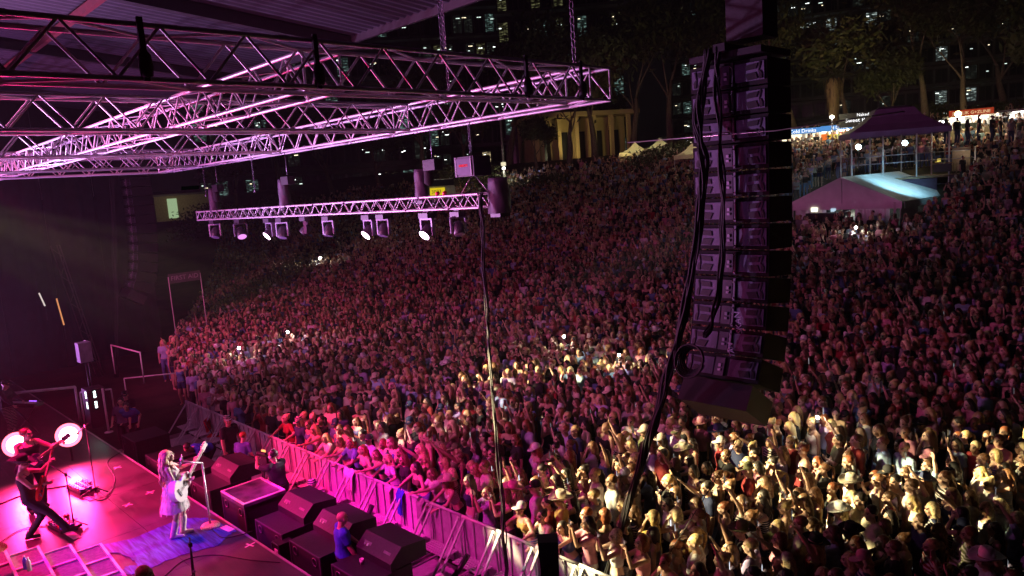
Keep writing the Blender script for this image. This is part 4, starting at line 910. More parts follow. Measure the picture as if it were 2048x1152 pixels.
def torso(mb, J, w, infl=0, fem=True, low=-.06, high=.5):
    Rt = J['Rt']; hip = J['hip']
    prof = [(-.06, .155, .11, 0), (.02, .165, .115, 0), (.1, .14 if fem else .15, .098, 0), (.18, .122 if fem else .145, .09, 0), (.28, .138 if fem else .16, .1, -.004),
            (.36, .15 if fem else .172, .112 if fem else .108, -.012), (.43, .155 if fem else .175, .1, -.004), (.48, .13, .075, .005), (.52, .07, .055, .008)]
    rings = [p for p in prof if low-1e-6 <= p[0] <= high+.03]
    V = []; n = 16
    for (z, a, b, y) in rings:
        a = a*w+infl; b = b*w+infl
        for k in range(n):
            t = 2*PI*k/n; c_, s_ = math.cos(t), math.sin(t)
            V.append(hip+Rt @ V3(a*math.copysign(abs(c_)**.85, c_), b*math.copysign(abs(s_)**.9, s_)+y, z))
    m_ = len(rings); Fc = [(i*n+k, i*n+(k+1) % n, (i+1)*n+(k+1) % n, (i+1)*n+k) for i in range(m_-1) for k in range(n)]
    Fc += [tuple(reversed(range(n))), tuple(range((m_-1)*n, m_*n))]
    mb.add(V, Fc, 0, True)
    if fem and high > .3:
        for s in (-1, 1): mb.ell(hip+Rt @ V3(s*.065*w, -.085, .34), (.058+infl, .05+infl, .055+infl), n=10)
def b_body(sp, lo=False):
    J = skeleton(sp); w = sp.get('w', 1.); fem = sp.get('fem', True); mb = MB(); torso(mb, J, w, 0, fem)
    Rh = J['Rh']; hc = J['head']; k = sp.get('hs', 1.04)
    capsule(mb, J['neck']+V3(0, .01, -.04), hc+Rh @ V3(0, .012, -.06), .05*w, .047*w, 9)
    E = lambda x, y, z, r, n=12: mb.ell(hc+Rh @ (V3(x, y, z)*k), [q*k for q in r], rot=Rh, n=n)
    E(0, .012, .035, (.074, .092, .085), 14); E(0, -.022, -.03, (.058, .066, .082)); E(0, -.05, -.088, (.026, .026, .022), 8)
    E(0, -.095, -.012, (.012, .02, .024), 8); E(0, -.085, .015, (.008, .012, .03), 8)
    E(0, -.083, -.05, (.024, .01, .012), 8); E(0, -.075, .04, (.05, .018, .016), 8)
    for s in (-1, 1): E(s*.077, .01, -.005, (.01, .02, .032), 8); E(s*.035, -.06, -.02, (.025, .022, .025), 8)
    for s in (-1, 1):
        capsule(mb, J['sh', s], J['sh', s], .056*w, .056*w, 10)
        capsule(mb, J['sh', s]+J['Rt'] @ V3(-s*.06, 0, .03), J['sh', s], .045*w, .05*w, 9)
        capsule(mb, J['sh', s], J['el', s], .048*w, .037*w, 9)
        fa = (J['wr', s]-J['el', s])
        capsule(mb, J['el', s], J['el', s]+fa*.35, .037*w, .038*w, 9); capsule(mb, J['el', s]+fa*.35, J['wr', s], .038*w, .025*w, 9)
        curl = sp.get('curl', (.5, .5))[0 if s > 0 else 1]
        hd_ = sp.get('hdir', (None, None))[0 if s > 0 else 1]
        hand(mb, J['wr', s], Vector(hd_) if hd_ else fa, V3(-s, -.3, .2) if abs(fa.normalized().x) < .8 else V3(0, -.3, 1), curl, 1.0, lo)
        capsule(mb, J['hp', s]+V3(0, .01, 0), J['kn', s], .084*w, .056*w, 10)
        sh = J['an', s]-J['kn', s]
        capsule(mb, J['kn', s], J['kn', s]+sh*.3+V3(0, .01, 0), .055*w, .057*w, 10); capsule(mb, J['kn', s]+sh*.3+V3(0, .01, 0), J['an', s], .056*w, .037*w, 10)
        capsule(mb, J['an', s]+V3(0, .02, -.04), J['an', s]+V3(s*.01, -.14, -.058), .038, .027, 8)
    return mb, J
def b_top(sp, J, kind):
    w = sp.get('w', 1.); fem = sp.get('fem', True); mb = MB()
    low = {'crop': .16, 'dress': -.06}.get(kind, -.02); high = .4 if kind in ('singlet', 'crop', 'dress') else .5
    torso(mb, J, w, .016, fem, low, high)
    Rt = J['Rt']; hip = J['hip']
    if kind in ('singlet', 'crop', 'dress'):
        for s in (-1, 1):
            mb.tube([hip+Rt @ V3(s*.085*w, -.1*w, .4), hip+Rt @ V3(s*.09*w, -.02, .51), hip+Rt @ V3(s*.085*w, .09*w, .4)], .019, 6)
    else:
        for s in (-1, 1):
            e = J['el', s] if kind == 'tee' else J['wr', s]; S = J['sh', s]
            capsule(mb, S+Rt @ V3(-s*.08, 0, .02), S, .062*w, .068*w, 9)
            capsule(mb, S, S.lerp(J['el', s], .62 if kind == 'tee' else 1), .066*w, .058*w, 9)
            if kind == 'shirt': capsule(mb, J['el', s], J['el', s].lerp(J['wr', s], .85), .052*w, .04*w, 9)
    if kind == 'dress':
        V = []; n = 18; seg = 6
        for i in range(seg):
            t = i/(seg-1); r = .18+.15*t
            for k in range(n):
                a = 2*PI*k/n; rr = (r+.012*math.sin(a*6+i*.4)*t)*w; V.append(hip+V3(rr*math.cos(a), rr*.85*math.sin(a), .06-t*.45))
        mb.add(V, [(i*n+(k+1) % n, i*n+k, (i+1)*n+k, (i+1)*n+(k+1) % n) for i in range(seg-1) for k in range(n)]+[tuple(range(n)), tuple(reversed(range((seg-1)*n, seg*n)))], 0, True)
    return mb
def b_bottom(sp, J, kind):
    w = sp.get('w', 1.); fem = sp.get('fem', True); mb = MB(); torso(mb, J, w, .012, fem, -.06, .06)
    for s in (-1, 1):
        k = J['kn', s]; h = J['hp', s]; e = 1 if kind == 'jeans' else .5
        capsule(mb, h+V3(0, .01, 0), h.lerp(k, e), .1*w, .08*w if e < 1 else .068*w, 10)
        if kind == 'jeans':
            a = J['an', s]; capsule(mb, k, a, .067*w, .056*w, 10)
    return mb
def b_shoes(sp, J, boots=False, sides=(-1, 1)):
    mb = MB()
    for s in sides:
        a = J['an', s]; capsule(mb, a+V3(0, .025, -.045), a+V3(s*.012, -.16, -.055), .046, .034, 9)
        if boots: capsule(mb, a+V3(0, .01, -.03), a.lerp(J['kn', s], .6), .056, .07, 10); mb.box(a+V3(0, .05, -.07), (.05, .05, .04))
    return mb
def b_hair(sp, J, kind):
    mb = MB(); Rh = J['Rh']; hc = J['head']; k = sp.get('hs', 1.04); rr = random.Random(hash(kind) % 99 if False else len(kind))
    C = lambda x, y, z: hc+Rh @ (V3(x, y, z)*k)
    mb.ell(C(0, .03, .05), [q*k for q in (.087, .097, .085)], rot=Rh, n=14)
    if kind in ('long', 'wavy'):
        L = .4 if kind == 'long' else .5
        for i in range(15):
            a = PI*(-.12+1.24*i/14); x, y = .078*math.cos(a), .035+.075*math.sin(a)
            p = [C(x*.9, y*.8, .06)]
            for j in range(1, 6):
                t = j/5; wv = .016*math.sin(j*2.1+i*1.3)*(1.6 if kind == 'wavy' else .6)
                q = C(x*(1.05+.25*t), y+.02*t, .06)+V3(wv*(1 if abs(x) > .03 else .6), wv*.5+.03*t, -L*t*(.75+.25*math.sin(i*1.7)**2)); p.append(q)
            mb.tube(p, [.03, .034, .034, .03, .024, .012], 6)
    elif kind == 'ponytail':
        mb.tube([C(0, .11, .07), C(0, .17, .03), C(.01, .18, -.08), C(0, .16, -.2), C(.01, .15, -.27)], [.028, .035, .036, .028, .01], 7)
    elif kind == 'bun':
        mb.ell(C(0, .1, .1), (.045, .045, .045), n=9)
    elif kind == 'bob':
        for i in range(13):
            a = PI*(-.1+1.2*i/12); x, y = .08*math.cos(a), .03+.078*math.sin(a)
            mb.tube([C(x*.9, y*.85, .05), C(x*1.05, y, -.03), C(x*1.1, y, -.11-.02*math.sin(i*2))], [.03, .033, .018], 6)
    return mb
def b_hat(J, kind, k=1.04):
    mb = MB(); Rh = J['Rh']; hc = J['head']; C = lambda x, y, z: hc+Rh @ (V3(x, y, z)*k)
    ax = Rh @ V3(0, .15 if kind == 'cowboy' else .05, 1)
    if kind == 'cowboy':
        mb.lathe([(.098, -.005), (.1, .05), (.09, .1), (.06, .125), (.02, .115), (.0, .11)], C(0, .025, .06), ax, 20)
        n = 28; V = []
        for j, r in enumerate((.095, .14, .175, .19)):
            for i in range(n):
                a = 2*PI*i/n; z = (.0, .0, .022, .05)[j]*abs(math.cos(a))**1.5-.012*abs(math.sin(a))*j/3
                V.append(C(r*math.cos(a), .025+r*1.12*math.sin(a), .055+z))
        for p in list(V): V.append(p-Rh @ V3(0, 0, .006))
        N = 4*n
        fs = [(j*n+i, j*n+(i+1) % n, (j+1)*n+(i+1) % n, (j+1)*n+i) for j in range(3) for i in range(n)]
        fs += [(N+j*n+(i+1) % n, N+j*n+i, N+(j+1)*n+i, N+(j+1)*n+(i+1) % n) for j in range(3) for i in range(n)]
        fs += [(3*n+i, 3*n+(i+1) % n, N+3*n+(i+1) % n, N+3*n+i) for i in range(n)]
        mb.add(V, fs, 0, True)
    else:
        mb.lathe([(.098, -.01), (.099, .03), (.085, .075), (.05, .1), (0, .107)], C(0, .02, .055), ax, 16)
        n = 9; V = []
        for z in (0, -.007):
            for i in range(n):
                a = PI*(1.12+.76*i/(n-1)); V.append(C(.085*math.cos(a), .01+.085*math.sin(a), .052+z))
            for i in range(n):
                a = PI*(1.2+.6*i/(n-1)); V.append(C(.09*math.cos(a), -.035+.14*math.sin(a), .035+z))
        N = 2*n; fs = [(i+1, i, n+i, n+i+1) for i in range(n-1)]+[(N+i, N+i+1, N+n+i+1, N+n+i) for i in range(n-1)]+[(n+i, N+n+i, N+n+i+1, n+i+1) for i in range(n-1)]
        mb.add(V, fs, 0, True)
    return mb

_jobs = []   # (key, MB, voxel, decimate ratio or None)
def remesh_all(jobs):
    out = {}; tmp = []
    for key, mb, vox, dec in jobs:
        me = mb.mesh('t', []); o = bpy.data.objects.new('t', me); COL.objects.link(o)
        md = o.modifiers.new('r', 'REMESH'); md.mode = 'VOXEL'; md.voxel_size = vox; md.use_smooth_shade = True
        sm = o.modifiers.new('s', 'SMOOTH'); sm.factor = .5; sm.iterations = 2
        if dec: d = o.modifiers.new('d', 'DECIMATE'); d.ratio = dec
        tmp.append((key, o))
    dg = bpy.context.evaluated_depsgraph_get(); dg.update()
    for key, o in tmp:
        me = bpy.data.meshes.new_from_object(o.evaluated_get(dg)); me.name = str(key[-1] if isinstance(key, tuple) else key); out[key] = me
    for key, o in tmp: bpy.data.objects.remove(o)
    return out
def paint_face(me, J, k=1.04):
    """eyes, brows and mouth are faces of the body mesh with their own material"""
    Ri = J['Rh'].transposed(); hc = J['head']; n = len(me.polygons)
    c = np.empty(n*3); me.polygons.foreach_get('center', c); c = c.reshape(-1, 3)
    R_ = np.array(Ri); q = (c-np.array(hc)) @ R_.T/k
    mi = np.zeros(n, int); x, y, z = np.abs(q[:, 0]), q[:, 1], q[:, 2]; fr = (y < -.045) & (y > -.14)
    mi[fr & (x > .016) & (x < .044) & (z > .004) & (z < .02)] = 1
    mi[fr & (x > .014) & (x < .05) & (z > .033) & (z < .043)] = 1
    mi[fr & (x < .024) & (z > -.06) & (z < -.044)] = 2
    me.polygons.foreach_set('material_index', mi); me.update()

CROWD_POSES = {
 'standing': dict(hands=((.24, -.06, .86), (-.23, -.03, .85)), head=(.15, .1)),
 'clapping': dict(hands=((.05, -.24, 1.3), (-.05, -.22, 1.33)), poles=((.6, .1, -1), (-.6, .1, -1)), curl=(.2, .2), head=(-.2, -.05)),
 'filming': dict(hands=((.09, -.3, 1.58), (-.06, -.3, 1.58)), poles=((.4, 0, -1), (-.4, 0, -1)), curl=(.9, .9), head=(0, -.12)),
 'phone_high': dict(hands=((.1, -.3, 1.98), (-.22, -.1, .95)), curl=(1., .5), head=(.1, -.15)),
 'waving': dict(hands=((.3, -.15, 1.95), (-.24, -.05, .9)), curl=(.15, .5), head=(-.15, -.1)),
 'both_up': dict(hands=((.35, -.2, 1.9), (-.33, -.15, 1.93)), curl=(.15, .2), head=(.1, -.15)),
 'arms_folded': dict(fem=False, w=1.12, hands=((-.06, -.24, 1.2), (.08, -.26, 1.16)), poles=((.6, .1, -.6), (-.6, .1, -.6)), head=(.1, .05)),
 'hand_to_face': dict(hands=((.06, -.16, 1.52), (-.22, -.1, .92)), poles=((.5, -.2, -.6), (-.3, .5, -.2)), curl=(.6, .5), head=(-.1, 0)),
 'pointing': dict(hands=((.25, -.36, 1.78), (-.24, -.06, .88)), curl=(.05, .5), head=(.05, -.1)),
 'man_standing': dict(fem=False, w=1.14, hands=((.27, -.06, .86), (-.27, -.04, .86)), head=(.1, .02)),
 'leaning': dict(lean=.42, hipy=.1, hands=((.16, -.5, 1.12), (-.14, -.48, 1.13)), poles=((.6, .2, -.3), (-.6, .2, -.3)), head=(.15, -.35), curl=(.7, .6)),
 'leaning_wide': dict(lean=.3, hipy=.05, hands=((.34, -.38, 1.16), (-.3, -.4, 1.15)), poles=((.7, .2, -.3), (-.7, .2, -.3)), head=(-.2, -.25), curl=(1., 1.)),
 'reaching': dict(lean=.35, hipy=.08, hands=((.14, -.6, 1.36), (-.2, -.36, 1.15)), poles=((.4, .1, -.7), (-.6, .2, -.3)), head=(.05, -.3), curl=(.1, .9)),
}
HAIRK = ['long', 'wavy', 'ponytail', 'bun', 'bob', 'short']
LIB = {}; SK = {}
jobs = []
for nm, sp in CROWD_POSES.items():
    mb, J = b_body(sp); SK[nm] = J; jobs.append(((nm, 'body'), mb, .0115, None))
    for tk in (('tee', 'shirt') if not sp.get('fem', True) else ('tee', 'singlet', 'crop')): jobs.append(((nm, 'top', tk), b_top(sp, J, tk), .014, .6))
    for bk in ('jeans', 'shorts'): jobs.append(((nm, 'bottom', bk), b_bottom(sp, J, bk), .017, .5))
    for hk in (('short',) if not sp.get('fem', True) else ('long', 'wavy', 'ponytail', 'bun', 'bob')): jobs.append(((nm, 'hair', hk), b_hair(sp, J, hk), .0125, .7))
LIB.update(remesh_all(jobs))
for nm, sp in CROWD_POSES.items():
    for hk in ('cap', 'cowboy'): LIB[nm, 'hat', hk] = b_hat(SK[nm], hk).mesh('hat', [cloth_m])
for key, me in LIB.items():
    if key[1] == 'body':
        for q in (skin_m, dark_eye, lip_m): me.materials.append(q)
        paint_face(me, SK[key[0]])
    elif key[1] == 'hair': me.materials.append(hair_m)
    elif key[1] != 'hat': me.materials.append(cloth_m)

def person(loc, rz, pose, label, skin, hair, haircol, top, topcol, bottom, botcol, hat=None, hatcol=None, s=1., group=None):
    P = empty('person', loc, rz, label=label, cat='person', group=group); P.scale = (s, s, s)
    b = inst('body', LIB[pose, 'body'], P); b.color = (*skin, 1)
    o = inst('shirt' if top in ('tee', 'shirt') else 'top', LIB[pose, 'top', top], P); o.color = (*topcol, 1)
    o = inst('trousers' if bottom == 'jeans' else 'shorts', LIB[pose, 'bottom', bottom], P); o.color = (*botcol, 1)
    if hair: o = inst('hair', LIB[pose, 'hair', hair], P); o.color = (*haircol, 1)
    if hat: o = inst('hat', LIB[pose, 'hat', hat], P); o.color = (*hatcol, 1)
    return P
def custom(name, sp, loc, rz, label, skin, hair, haircol, top, topcol, bottom, botcol, shoes=None, boots=False, hat=None, hatcol=None, s=1., vox=.0095, faceon=True):
    """a person in a pose of their own"""
    mb, J = b_body(sp); jb = [('body', mb, vox, None), ('top', b_top(sp, J, top), vox*1.2, None), ('bottom', b_bottom(sp, J, bottom), vox*1.4, None)] if bottom else [('body', mb, vox, None), ('top', b_top(sp, J, top), vox*1.2, None)]
    if hair: jb.append(('hair', b_hair(sp, J, hair), vox*1.1, None))
    if shoes: jb += [('shoes', b_shoes(sp, J, boots, (1,)), vox*1.2, None), ('shoes2', b_shoes(sp, J, boots, (-1,)), vox*1.2, None)]
    L = remesh_all(jb)
    P = empty('person', loc, rz, label=label, cat='person'); P.scale = (s, s, s)
    for q in (skin_m, dark_eye, lip_m): L['body'].materials.append(q)
    paint_face(L['body'], J, sp.get('hs', 1.04)); b = inst('body', L['body'], P); b.color = (*skin, 1)
    for k_, nm, c in (('top', 'dress' if top == 'dress' else 'shirt', topcol), ('bottom', 'trousers', botcol), ('hair', 'hair', haircol), ('shoes', 'boot' if boots else 'shoe', shoes), ('shoes2', 'boot' if boots else 'shoe', shoes)):
        if k_ in L:
            L[k_].materials.append(hair_m if k_ == 'hair' else cloth_m); o = inst(nm, L[k_], P); o.color = (*c, 1)
    if hat: o = inst('hat', b_hat(J, hat, sp.get('hs', 1.04)).mesh('hat', [cloth_m]), P); o.color = (*hatcol, 1)
    return P, J

# ================================================================ things on the stage
# painted blue floor cloth with a ragged edge
rugm = bpy.data.materials.new('blue_floor_cloth'); rugm.use_nodes = True; nt = rugm.node_tree; b = nt.nodes['Principled BSDF']
ge = _n(nt, 'NewGeometry'); mp = _n(nt, 'Mapping'); mp.inputs['Scale'].default_value = (1, 9, 1); mp.inputs['Rotation'].default_value = (0, 0, .2); nz = _n(nt, 'TexNoise'); nz.inputs['Scale'].default_value = 1.7; nz.inputs['Detail'].default_value = 6; nz.inputs['Distortion'].default_value = .8
rp = _n(nt, 'ValToRGB'); rp.color_ramp.elements[0].position = .38; rp.color_ramp.elements[0].color = (.008, .008, .16, 1); rp.color_ramp.elements[1].position = .66; rp.color_ramp.elements[1].color = (.05, .12, .5, 1)
nt.links.new(ge.outputs['Position'], mp.inputs[0]); nt.links.new(mp.outputs[0], nz.inputs['Vector']); nt.links.new(nz.outputs[0], rp.inputs[0]); nt.links.new(rp.outputs[0], b.inputs['Base Color']); b.inputs['Roughness'].default_value = .55
outl = [(200, 1090), (262, 1078), (330, 1050), (372, 1036), (420, 1036), (455, 1050), (472, 1062), (448, 1078), (440, 1090), (380, 1105), (330, 1122), (292, 1142), (262, 1150), (244, 1146), (250, 1134), (275, 1128), (262, 1118), (240, 1106), (212, 1104)]
P = [atz(x, y, 1.006) for x, y in outl]; mb = MB(); pts = []
for i in range(len(P)):
    a, c = P[i], P[(i+1) % len(P)]
    for k in range(5):
        q = a.lerp(c, k/5); pts.append((q.x+R.uniform(-.025, .025), q.y+R.uniform(-.025, .025)))
mb.prism(pts[::-1] if False else pts, 1.003, 1.009); mb.build('floor_cloth', rugm, label='ragged edged blue painted floor cloth under the singer', cat='floor cloth')
tape_m = M('floor_label', (.75, .68, .72), .6)
def sheet(px, py, w, d, rz, label):
    p = atz(px, py, 1.011); MB().box((0, 0, 0), (w, d, .004)).build('set_list', tape_m, label=label, cat='paper', group='white paper sheets taped to the stage').matrix_world = Matrix.Translation(p) @ Matrix.Rotation(rz, 4, 'Z')
sheet(455, 1057, .34, .14, .1, 'white paper taped down near the stage lip beside the singer')
sheet(179, 996, .36, .14, .12, 'white paper taped down in front of the far pedal board')
sheet(145, 1070, .5, .15, .12, 'pink tinted paper taped down beside the near pedal board')
sk1 = (.6, .4, .3)
# ---- singer
sp = dict(hands=((.42, -.36, 1.3), (.0, -.27, 1.1)), poles=((.5, .1, -.8), (-.6, .5, -.4)), curl=(1.1, .5), head=(.45, -.28), feet=((.09, -.1, 0), (-.07, .04, 0)), w=.92, hs=1.1, hdir=((-.2, -.2, 1), None))
p = atz(358, 1072, 1.01)
Sg, JS = custom('singer', sp, p, PI*.82, 'singer in a white feathery minidress and white boots playing a white guitar', (.62, .42, .33), 'wavy', (.55, .36, .2), 'dress', (.72, .66, .66), None, None, shoes=(.75, .62, .6), boots=True, s=1.03, vox=.0085)
# feather fringe on the dress
mb = MB(); J = JS
for k in range(420):
    a = R.uniform(0, 2*PI); z = R.uniform(-.36, .12); t = (.06-z)/.45; r = (.18+.15*max(t, 0))*.92+.012
    c = J['hip']+V3(r*math.cos(a), r*.85*math.sin(a), z); L = R.uniform(.05, .1)
    o_ = V3(math.cos(a), math.sin(a), 0); tt = V3(-math.sin(a), math.cos(a), 0)*.012
    mb.add([c-tt, c+tt, c+o_*R.uniform(.015, .05)+V3(0, 0, -L)], [(0, 1, 2)])
o = mb.build('feather_fringe', cloth_m, Sg, kind='stuff'); o.color = (.75, .68, .7, 1)
# long waves of hair down the back
mb = MB(); hc = J['head']
for i in range(26):
    x = -.1+.2*i/25; pts = []
    for j in range(9):
        t = j/8; pts.append(V3(hc.x+x*(1+.4*t)+.018*math.sin(j*1.6+i), hc.y+.06+.1*math.sqrt(t)+.015*math.sin(j*2+i*2), hc.z+.06-(.56+.1*math.sin(i*2.2))*t))
    mb.tube(pts, [.016, .019, .02, .02, .019, .018, .016, .012, .005], 5)
o = mb.build('long_hair', hair_m, Sg); o.color = (.6, .38, .22, 1)
# ---- guitars
def guitar(name, label, body_c, pos, mtx, acoustic=True, cat='guitar'):
    T = empty(name, (0, 0, 0), label=label, cat=cat); T.matrix_world = mtx
    n = 40; pts = []
    for i in range(n):     # body outline in x (along neck) / y
        t = i/n*2*PI; x = .25*math.cos(t)
        w = .19-.045*math.cos(2*t)*0 if acoustic else .15
        wy = (.2 if math.cos(t) < 0 else .145) if acoustic else (.16 if math.cos(t) < 0 else .14)
        waist = 1-.28*math.exp(-((x-.03)/.07)**2)
        y = wy*math.sin(t)*waist
        if not acoustic and math.cos(t) > .4: x += .08*abs(math.sin(t))
        pts.append((x, y))
    body = M(name+'_body', body_c, .2, coat=.5, var=.05)
    th = .1 if acoustic else .045
    mb = MB(); mb.prism(pts, -th/2, th/2); mb.build('body', body, T)
    if acoustic:
        MB().lathe([(0, .0), (.05, .0), (.055, .004)], (.06, 0, th/2+.001), n=20).build('sound_hole', M('hole_dark', (.03, .02, .02), .6), T)
    else:
        MB().box((.05, 0, th/2+.005), (.04, .08, .012)).box((-.05, 0, th/2+.005), (.04, .08, .012)).build('pickup', black_metal, T)
    MB().box((-.13, 0, th/2+.006), (.03, .13, .012)).build('bridge', M('bridge_dark', (.2, .18, .18), .5), T)
    MB().box((.45, 0, th/2+.002), (.52, .05, .026)).build('neck', M('neck_wood', (.5, .35, .22) if not acoustic else (.7, .62, .58), .4), T)
    hd = MB().box((.78, 0, th/2), (.16, .085, .02)).build('headstock', body, T)
    for k in range(6): MB().tube([(.73+.045*(k % 3), -.06 if k < 3 else .06, th/2), (.73+.045*(k % 3), (-.035 if k < 3 else .035), th/2)], .01, 6).build('tuning_peg', chrome, hd)
    for k in range(6): MB().tube([(-.13, -.02+.008*k, th/2+.016), (.72, -.016+.0065*k, th/2+.018)], .0012, 3, cap=False).build('string', chrome, T)
    return T
W = Matrix.Translation(p) @ Matrix.Rotation(PI*.82, 4, 'Z') @ Matrix.Scale(1.03, 4)
# body frame: neck runs from the body (near right hip) up towards the left hand (local -x)
c0 = W @ Vector((-.07, -.17, 1.02)); nk = W @ Vector((.42, -.33, 1.29)); xd = (nk-c0).normalized(); nrm = (W.to_3x3() @ Vector((-.1, -1, .2))).normalized()
yd = nrm.cross(xd); m_ = frame(c0, xd, yd)
guitar('acoustic_guitar', 'white acoustic guitar held by the singer', (.8, .78, .76), None, m_ @ Matrix.Scale(1.3, 4))
# ---- microphone stands
def mic_stand(base, h, tip, label, mat, bling=False, boom=True):
    T = empty('microphone_stand', base, label=label, cat='microphone stand', group=None if bling else 'microphone stands')
    top = Vector((0, 0, h)); tp = Vector(tip)-Vector(base)
    r = .022 if bling else .013
    MB().tube([(0, 0, 0), top], r, 8).build('pole', mat, T); MB().tube([top-(tp-top)*.25*(not bling), tp], r*.85, 8).build('boom', mat, T)
    if bling: MB().lathe([(0, .05), (.06, .05), (.17, .03), (.19, .0), (.19, -.01)], (0, 0, .01), n=20).build('base', M('glitter', (.7, .5, .55), .3, .5, var=.6, scale=60, bump=1), T)
    else:
        for k in range(3): MB().tube([(0, 0, .12), (.33*math.cos(k*2.1+.6), .33*math.sin(k*2.1+.6), .012)], .012, 6).build('leg', mat, T)
        MB().box(top, (.05, .05, .06)).build('clutch', black_metal, T)
    d = (tp-top).normalized(); m = empty('x', (0, 0, 0)); bpy.data.objects.remove(m)
    dd = (d*.6+Vector((0, -1, .1))*.4).normalized()
    MB().tube([tp-dd*.02, tp+dd*.13], [.017, .013], 8).build('microphone', black_metal, T); MB().ell(tp-dd*.045, (.028, .028, .03), n=10).build('grille', chrome, T)
    return T
blm = M('bling', (.7, .62, .68), .25, .6, var=.6, scale=80, bump=1)
b0 = atz(421, 1052, 1.01); mic_stand(b0, 1.35, (b0.x-.0, b0.y-.42, b0.z+1.52), 'glittering white microphone stand in front of the singer', blm, bling=True)
T = empty('ornament', (b0.x, b0.y-.4, b0.z+1.52), label='star shaped sparkling ornament on the singer\'s microphone', cat='ornament')
mb = MB()
for k in range(4):
    a = k*PI/2+.4; mb.tube([(0, 0, 0), (.09*math.cos(a), .09*math.sin(a)*.6, .12*math.sin(a))], [.03, .006], 6)
mb.build('star', blm, T)
b1 = atz(192, 984, 1.01); tp = atd(146, 868, b1.dot(FW)+.3); mic_stand(b1, 1.62, atd(152, 868, 17.0), 'tall black microphone stand in front of the glaring lamp', black_metal)
b2 = atz(148, 1050, 1.01); mic_stand(b2, 1.12, atd(92, 924, 14.9), 'black boom microphone stand in front of the guitarist', black_metal)
b3 = atz(400, 1230, 1.01); mic_stand(b3, 1.2, atd(385, 1150, 10.8), 'microphone boom peeking in at the bottom edge', black_metal)
# cables and tape on the deck
def deck_cable(P, label, r=.009):
    Q = [atz(x, y, 1.012) for x, y in P]; S = []
    for i in range(len(Q)-1):
        p0, p1, p2, p3 = Q[max(i-1, 0)], Q[i], Q[i+1], Q[min(i+2, len(Q)-1)]
        for k in range(8):
            t = k/8; S.append(.5*((2*p1)+(p2-p0)*t+(2*p0-5*p1+4*p2-p3)*t*t+(3*p1-p0-3*p2+p3)*t**3))
    MB().tube(S+[Q[-1]], r, 6).build('stage_cable', rubber, label=label, cat='cable', group='cables lying on the stage')
deck_cable([(0, 1008), (60, 985), (110, 975), (160, 968)], 'thick dark cable running from the left edge to the far pedal board', .02)
deck_cable([(0, 1085), (40, 1060), (85, 1052), (120, 1058)], 'dark cable curling towards the near pedal board')
deck_cable([(165, 985), (205, 1000), (230, 960), (215, 925), (240, 905)], 'cable looping away behind the tall microphone stand')
deck_cable([(421, 1056), (445, 1075), (480, 1070), (505, 1062)], 'thin cable from the glittering stand to the stage lip')
deck_cable([(330, 1152), (370, 1120), (430, 1110), (500, 1120), (560, 1125)], 'cable lying across the deck at the bottom edge')
for (x, y, a, lb) in ((300, 985, .3, 'tape cross on the deck left of the singer'), (255, 1010, .9, 'tape cross midway between guitarist and singer'), (500, 1090, .2, 'tape cross near the stage lip at the bottom'), (235, 935, .6, 'tape cross near the far stage edge')):
    c = atz(x, y, 1.004); mb = MB(); mb.box((0, 0, 0), (.22, .035, .003)).box((0, 0, .0035), (.035, .22, .003)); o = mb.build('floor_tape', tape_m, label=lb, cat='tape mark', group='tape marks on the deck'); o.location = c; o.rotation_euler = (0, 0, a)
# ---- pedal boards
pc = [(.5, .05, .08), (.1, .1, .12), (.5, .45, .5), (.3, .05, .3), (.6, .1, .1), (.08, .08, .4)]
def pedals(px, py, n, label, rz):
    T = empty('pedal_board', atz(px, py, 1.01), rz, label=label, cat='pedal board', group='guitar pedal boards')
    MB().box((0, 0, .03), (.75, .42, .05)).build('board', black_metal, T)
    for k in range(n):
        x, y = -.3+.12*(k % 6), -.12+.15*(k//6); c = pc[k % 6]
        q = MB().box((x, y, .085), (.075, .11, .05)).build('pedal', M('pedal_paint', c, .35), T)
        MB().lathe([(0, .02), (.012, .02), (.014, 0)], (x, y-.03, .112), n=6).build('foot_switch', chrome, q)
        MB().lathe([(0, .018), (.009, .018), (.01, 0)], (x-.02, y+.03, .112), n=6).build('dial', chrome, q)
pedals(165, 978, 15, 'pedal board at the foot of the tall microphone stand', .15); pedals(128, 1052, 13, 'pedal board under the guitarist\'s boot', .15)
# ---- guitarist in hat and vest
sp = dict(fem=False, w=1.1, lean=-.12, hands=((.2, -.36, 1.42), (-.06, -.3, 1.08)), poles=((.5, .1, -.8), (-.8, .5, -.2)), curl=(1.0, .7), head=(.1, .35), feet=((-.12+.24, .12, 0), (-.14, -.62, .06)), hipz=.86, hs=1.08)
pg = atz(74, 1080, 1.01)
G, JG = custom('guitarist', sp, pg, PI*.86, 'guitarist in a dark brimmed hat and vest playing a red guitar, one foot forward', (.55, .33, .27), 'short', (.05, .03, .02), 'singlet', (.03, .02, .03), 'jeans', (.03, .03, .05), shoes=(.03, .02, .02), boots=True, hat='cowboy', hatcol=(.025, .015, .02), s=1.07)
W = Matrix.Translation(pg) @ Matrix.Rotation(PI*.86, 4, 'Z') @ Matrix.Scale(1.07, 4)
c0 = W @ Vector((-.14, -.24, 1.03)); nk = W @ Vector((.2, -.34, 1.44)); xd = (nk-c0).normalized(); nrm = (W.to_3x3() @ Vector((.1, -1, .15))).normalized()
guitar('electric_guitar', 'red electric guitar held by the guitarist in the hat', (.6, .03, .02), None, frame(c0, xd, nrm.cross(xd)), acoustic=False)
